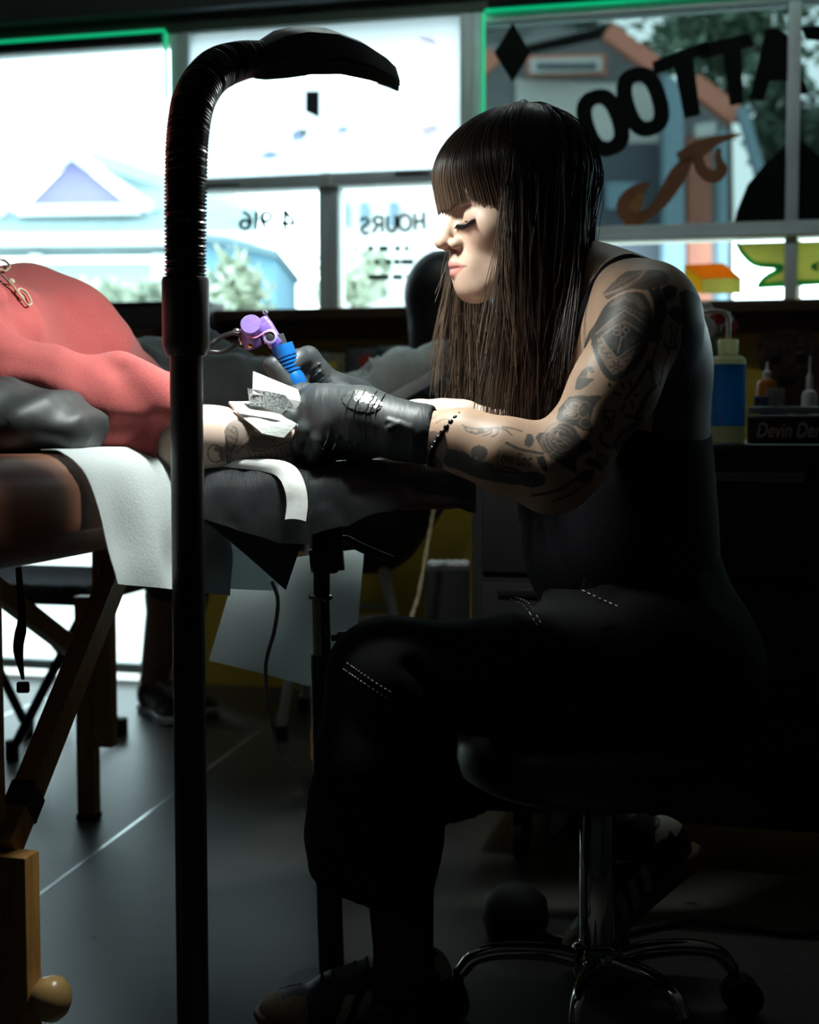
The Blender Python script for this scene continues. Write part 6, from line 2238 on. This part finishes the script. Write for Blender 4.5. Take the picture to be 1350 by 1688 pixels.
# thumb on top, fingers relaxed beyond
s.chain([P(730, 682, 1.815), P(770, 682, 1.805), P(800, 690, 1.800), P(822, 698, 1.80)], [.018, .0135, .0125, .0095], k=.010)
for i, dy in enumerate((0, .018, .036, .052)):
    a = hp_ + V3(.01, dy - .012, 0)
    s.chain([a, a + V3(.040, .004, .002), a + V3(.062, .006, -.012), a + V3(.066, .006, -.030)], [.0125, .0092, .0085, .0078], k=.006)
av, af = s.mesh()
fx, fy = to_flat(av, 1.75)
sel = (fx[af].mean(1) > 335) & (fx[af].mean(1) < 560) & (av[af][:, :, 1].mean(1) < 1.80)
av, af = subdivide(av, af, sel)
Q = Canvas(330, 660, 620, 800, 2.0)
q3 = lambda pts: [(330 + a / 7.105, 660 + b / 7.105) for a, b in pts]
Q.fill(q3([(310, 340), (360, 260), (430, 225), (540, 250), (640, 330), (620, 400), (540, 500), (440, 590), (400, 720), (330, 740), (310, 600), (315, 450)]), .62, True)
Q.fill(q3([(400, 600), (540, 500), (640, 360), (800, 400), (950, 430), (1300, 450), (1500, 450), (2000, 470), (2000, 640), (1200, 640), (900, 690), (700, 720), (430, 740)]), .55)
Q.fill(q3([(540, 520), (640, 420), (800, 420), (900, 470), (800, 540), (660, 570)]), .8, True)
for i in range(4):
    for j in range(6):
        Q.ringl(*q3([(610 + j * 60 + (i % 2) * 30, 430 + i * 38)])[0], 3.6, 3.0, 1.0, .92)
for i in range(22):
    Q.stroke(q3([(560 + i * 62, 590 - i * 4), (590 + i * 62, 650 - i * 3), (570 + i * 62, 710)]), 1.3, .92)
Q.stroke(q3([(560, 560), (700, 590), (900, 520), (1200, 470), (1900, 470)]), 2.2, .95)
Q.stroke(q3([(330, 420), (345, 560), (325, 720)]), 2.4, .95); Q.stroke(q3([(400, 300), (450, 350), (440, 480), (380, 600), (350, 730)]), 2.0, .92)
Q.stroke(q3([(620, 360), (560, 450), (430, 580)]), 2.4, .35); Q.stroke(q3([(640, 380), (575, 480), (440, 600)]), 1.4, .95)
for i in range(12):
    Q.stroke(q3([(345 + (i % 3) * 34, 330 + i * 24), (375 + (i % 3) * 34, 350 + i * 24), (400 + (i % 3) * 30, 335 + i * 24)]), 1.2, .95)
Q.ringl(*q3([(205, 615)])[0], 11.5, 14.5, 1.6, .85)
Q.disc(*q3([(235, 560)])[0], 6, 5, .5); Q.disc(*q3([(280, 620)])[0], 4.5, 12, .6)
for i in range(4):
    Q.stroke(q3([(262 + i * 18, 545), (258 + i * 18, 620), (270 + i * 18, 720)]), 1.2, .8)
fx, fy = to_flat(av, 1.75)
ik = (Q.sample(fx, fy) ** .7 * (av[:, 1] < 1.83))[:, None]
ac = SKIN_C * (1 - ik) + np.array((0.055, 0.043, 0.036)) * ik
# the rest of the body, one surface with the arm
s = SDF(.009)
c = lambda u, v, z: W(u, v, z)
s.cap(c(-1.05, 1.50, .885), c(-1.05, 2.40, .815), .105, .040, k=.05, stretch=(RU, 1.6))
s.cap(c(-1.05, 1.42, .88), c(-1.05, 1.26, .90), .055, .052, k=.04)
s.cap(c(-1.22, 1.52, .87), c(-1.32, 1.85, .82), .052, .044, k=.03); s.cap(c(-1.32, 1.85, .82), c(-1.25, 2.10, .83), .042, .030, k=.03)
s.cap(c(-.92, 1.52, .87), sh, .055, .055, k=.03)
rl = [c(-.98, 2.47, .82), c(-.90, 2.68, .845), P(560, 668, 2.81)]
ll = [c(-1.12, 2.47, .83), c(-1.12, 2.74, .89), P(575, 702, 3.12)]
for L_ in (rl, ll):
    s.chain(L_, [.040, .045, .034], k=.03)
ov, of = s.mesh()
# head, out of view to the left: face up
R2 = np.array([RU, V3(0, 0, -1), -RV]); 
T2 = lambda q: c(-1.05, 1.16, .895) + np.asarray(q) @ R2
h2v, h2f = head_local(.004)
h2c = head_colors(h2v, SKIN_C)
V = np.vstack([av, ov, T2(h2v)]); F = np.vstack([af, of + len(av), h2f + len(av) + len(ov)])
cb_ = mk('body', V, F, M_skin, client, 180, label='pale arm with a grey snake tattoo')
vcol(cb_, np.vstack([ac, np.tile(SKIN_C, (len(ov), 1)), h2c]))
s = SDF(.005); s.ell((0, .025, .045), (.078, .095, .085), k=.01); s.cut((0, -.03, .02), V3(0, -1, -.6), .01)
a, b = s.mesh(); mk('hair', T2(a), b, mat('short_hair', (0.03, 0.02, 0.015), 0.7, var=.4, vscale=200, bump=.6, bscale=400), client, 180)
# shirt
M_shirt = mat('red_heather_cotton', (0.50, 0.095, 0.090), 0.92, var=0.16, vscale=420, bump=.35, bscale=900, sheen=.15)
s = SDF(.0040)
s.cap(c(-1.08, 1.50, .893), c(-1.09, 1.88, .890), .130, .120, k=.05, stretch=(RU, 1.5))
s.cap(c(-1.09, 1.88, .887), c(-1.07, 2.40, .812), .120, .050, k=.05, stretch=(RU, 1.7))
s.cap(c(-.92, 1.50, .88), sh, .075, .072, k=.06)
cuff = P(272, 708, 1.748)
s.chain([sh, P(60, 648, 1.690), P(180, 690, 1.722), cuff + V3(.0, 0, -.004)], [.072, .068, .064, .066], k=.012)
for a_, b_4, r_1 in ((P(-10, 578, 1.598), P(75, 594, 1.622), .012), (P(120, 690, 1.636), P(245, 706, 1.662), .009), (P(185, 748, 1.668), P(265, 700, 1.676), .006), (P(20, 640, 1.612), P(120, 668, 1.632), .006)):
    s.cap(a_, b_4, r_1, r_1 * .5, k=.022, sub=True)
s.cap(P(200, 665, 1.74), P(290, 690, 1.765), .040, .036, k=.03)
s.cap(c(-1.22, 1.52, .87), c(-1.31, 1.80, .83), .070, .062, k=.05)
s.cap(c(-1.05, 1.42, .90), c(-1.05, 1.36, .91), .07, .065, k=.05)
s.cut(P(283, 700, 1.75), V3(1, -.02, -.16), .004)
s.cut(c(-1.05, 2.37, .87), RV + .35 * RU, .006)
s.cut(c(-1.05, 1.37, .9), -RV, .004)
s.cut(V3(0, 0, TZ + .001), V3(0, 0, -1), .004) if False else None
def sfold(g, a):
    al = (g @ RV); ac_ = (g @ RU)
    n_ = vnoise(g * np.array([1.0, .7, 1.0]), 11, 31) * .012 + vnoise(g, 26, 32) * .005
    arm_ = np.exp(-((g[..., 1] - 1.70) / .05) ** 2)
    n_ = n_ + arm_ * .006 * np.sin((g[..., 0] * .8 + g[..., 2] * 1.0) * 62 + 3 * vnoise(g, 9, 33))
    return a + n_
s.func(sfold)
# the crease where the sleeve meets the body
s.cap(P(-20, 560, 1.60), P(90, 545, 1.70), .006, .004, k=.012, sub=True)
sv, sf = s.mesh()
shirt = mk('shirt', sv, sf, M_shirt, client, 180)
# hems
hem = []
m = MB(); hc_ = cuff + V3(.011, 0, 0)
for t in np.linspace(0, 2 * math.pi, 40):
    hem.append(hc_ + V3(-.008 * math.sin(t) * .6, .060 * math.cos(t), .060 * math.sin(t)))
# pale printed scribble on the chest
M_print = mat('pale_print', (0.62, 0.54, 0.40), 0.8, var=.1)
def on_shirt(px, py):
    r_ = FWD + RGT * (px - 675) / FPX - UPV * (py - 844) / FPX
    r_ = unit(r_)
    d = sv - EYE
    t_ = d @ r_
    off = np.linalg.norm(d - t_[:, None] * r_, axis=1)
    ok = np.where(off < .006)[0]
    if not len(ok):
        ok = np.argsort(off)[:3]
    j = ok[np.argmin(t_[ok])]
    return EYE + r_ * (t_[j] - .0015)
for pts, w_ in (([(-2, 428), (8, 430), (16, 438), (10, 446), (0, 444)], .0016), ([(2, 452), (12, 462), (22, 472), (34, 488), (46, 503), (52, 498), (44, 482), (34, 476), (30, 480), (40, 492)], .0014)):
    m = MB(); m.tube([on_shirt(*q) for q in spline(pts, 26)], w_, 6); m.build('shirt_print', M_print, shirt, 60)
m = MB(); m.ell(on_shirt(18, 464), (.005, .003, .004)); m.build('shirt_print', M_print, shirt)
# trousers
M_gray = mat('charcoal_trousers', (0.055, 0.062, 0.062), 0.85, var=0.2, vscale=60, bump=.3, bscale=700)
s = SDF(.006)
s.cap(c(-1.05, 2.30, .825), c(-1.05, 2.48, .835), .060, .070, k=.05, stretch=(RU, 1.55))
s.chain([c(-.96, 2.45, .840), c(-.90, 2.68, .845), P(525, 678, 2.80)], [.075, .072, .055], k=.05)
s.chain([c(-1.14, 2.42, .86), c(-1.12, 2.74, .895), P(560, 700, 3.1)], [.085, .075, .050], k=.05)
def pf_(g, a):
    return a + vnoise(g * np.array([1.2, 1.0, .5]), 16, 41) * .006 + .003 * np.sin(g[..., 0] * 90 + g[..., 2] * 30 + 4 * vnoise(g, 8, 42))
s.func(pf_)
a, b = s.mesh(); mk('trousers', a, b, M_gray, client, 180)
M_gs = mat('grey_canvas', (0.60, 0.68, 0.67), 0.75, var=0.12, vscale=60)
M_gs2 = mat('pale_grey_rubber', (0.72, 0.79, 0.79), 0.55, var=0.06)
M_gl = mat('pale_lace', (0.75, 0.80, 0.74), 0.8, var=0.1)
gm = dict(upper=M_gs, toe=M_gs2, trim=M_gs, stripe=M_gl, sole=M_gs2, lace=M_gl)
# right foot rolled outwards: toe up to the right, laces to the upper left
ht, tt_ = P(585, 690, 3.02), P(735, 568, 3.12)
sneaker('sneaker', P(572, 708, 2.80), P(742, 598, 2.86) - P(572, 708, 2.80), V3(-.5, -.38, .78), client, gm, .280, 'grey lace-up sneaker with pale rubber toe', stripes=False, res=.003)
sneaker('sneaker', P(590, 722, 3.12), V3(.35, .5, .55), V3(-.5, -.3, .7), client, gm, .275, 'grey lace-up sneaker', stripes=False, res=.004)
# black pillow under the shoulder
s = SDF(.006)
s.ell(P(-40, 705, 1.62), (.145, .16, .055), k=.02)
s.cap(P(-120, 715, 1.60), P(90, 728, 1.66), .036, .028, k=.06)
def pw(g, a):
    return a + vnoise(g, 16, 51) * .007 + vnoise(g, 40, 53) * .003 + .003 * np.sin(g[..., 0] * 70 - g[..., 2] * 60 + 4 * vnoise(g, 9, 52))
s.func(pw); s.cut(V3(0, 0, TZ + .0015), V3(0, 0, -1), .003)
a, b = s.mesh()
mk('pillow', a, b, mat('black_film_pillow', (0.034, 0.040, 0.040), 0.55, var=0.15, vscale=25), smooth=180, label='black plastic-wrapped pillow under the red sleeve', cat='pillow')

# ------------------------------------------------------------------ person waiting in the background
bgp = thing('person', 'dark-haired person sitting in the background behind the grey sneaker', 'person', P(500, 1200, 3.65) * V3(1, 1, 0))
SK = np.array((0.36, 0.20, 0.13))
s = SDF(.009)
hip = P(610, 850, 3.54); chest = P(740, 660, 3.60); hd = P(738, 500, 3.60)
s.cap(hip, chest, .13, .13, k=.06, stretch=(V3(0, 1, 0), 1.3))
s.cap(chest, hd + V3(0, 0, -.09), .06, .05, k=.05)
k1, k2 = P(300, 850, 3.66), P(320, 850, 3.84)
a1 = P(252, 1130, 3.84); a2 = P(292, 1130, 3.94)
for h_, k_, a_ in ((hip + V3(0, -.06, 0), k1, a1), (hip + V3(0, .08, 0), k2, a2)):
    s.cap(h_, k_, .08, .062, k=.04); s.cap(k_, k_ * .55 + a_ * .45, .060, .056, k=.03); s.cap(k_ * .55 + a_ * .45, a_, .056, .038, k=.03)
for sg_ in (-1, 1):
    e_ = P(600, 740, 3.66 + sg_ * .20)
    s.cap(chest + V3(0, sg_ * .16, .10), e_, .048, .040, k=.04); s.cap(e_, P(480, 800, 3.66 + sg_ * .12), .038, .03, k=.03)
a, b = s.mesh()
R3 = np.array([V3(-.94, .34, 0), V3(-.34, -.94, 0), V3(0, 0, 1)])
T3 = lambda q: hd + np.asarray(q) @ R3
V = np.vstack([a, T3(h2v)]); F = np.vstack([b, h2f + len(a)])
pb = mk('body', V, F, M_skin, bgp, 180)
vcol(pb, np.vstack([np.tile(SK, (len(a), 1)), head_colors(h2v, SK)]))
s = SDF(.006); s.ell((0, .03, .035), (.09, .10, .095), k=.02); s.cap((0, .05, 0), (0, .07, -.16), .085, .07, k=.04); s.cut((0, -.035, .02), V3(0, -1, -.5), .01)
a, b = s.mesh(); mk('hair', T3(a), b, mat('black_hair', (0.010, 0.008, 0.008), 0.5, var=.3, vscale=120, stretch=(6, 6, 1)), bgp, 180)
s = SDF(.009); s.cap(hip, chest, .145, .145, k=.06, stretch=(V3(0, 1, 0), 1.32))
for sg_ in (-1, 1):
    s.cap(chest + V3(0, sg_ * .16, .10), P(600, 740, 3.66 + sg_ * .20), .060, .052, k=.05)
a, b = s.mesh(); mk('shirt', a, b, M_matte, bgp, 180)
s = SDF(.009)
for h_, k_, a_ in ((hip + V3(0, -.06, 0), k1, a1), (hip + V3(0, .08, 0), k2, a2)):
    s.cap(h_, k_, .092, .075, k=.04); s.cap(k_, k_ * .65 + a_ * .35, .075, .074, k=.03)
a, b = s.mesh(); mk('shorts', a, b, mat('navy_shorts', (0.03, 0.035, 0.05), 0.85, var=.2), bgp, 180)
bm2 = dict(upper=M_blk, toe=M_blk, trim=M_blk, stripe=M_off, sole=M_white, lace=M_white)
for a_, dd in ((a1, 0), (a2, .02)):
    h_ = V3(a_[0] - .03, a_[1] + .03, 0)
    sneaker('sneaker', h_, V3(.55, -.8, 0), V3(0, 0, 1), bgp, bm2, .26, 'black sneaker with white sole', stripes=True, res=.004)
print('meshes', len(bpy.data.meshes), 'tris', sum(len(p.vertices) - 2 for o in bpy.data.objects if o.type == 'MESH' for p in o.data.polygons))
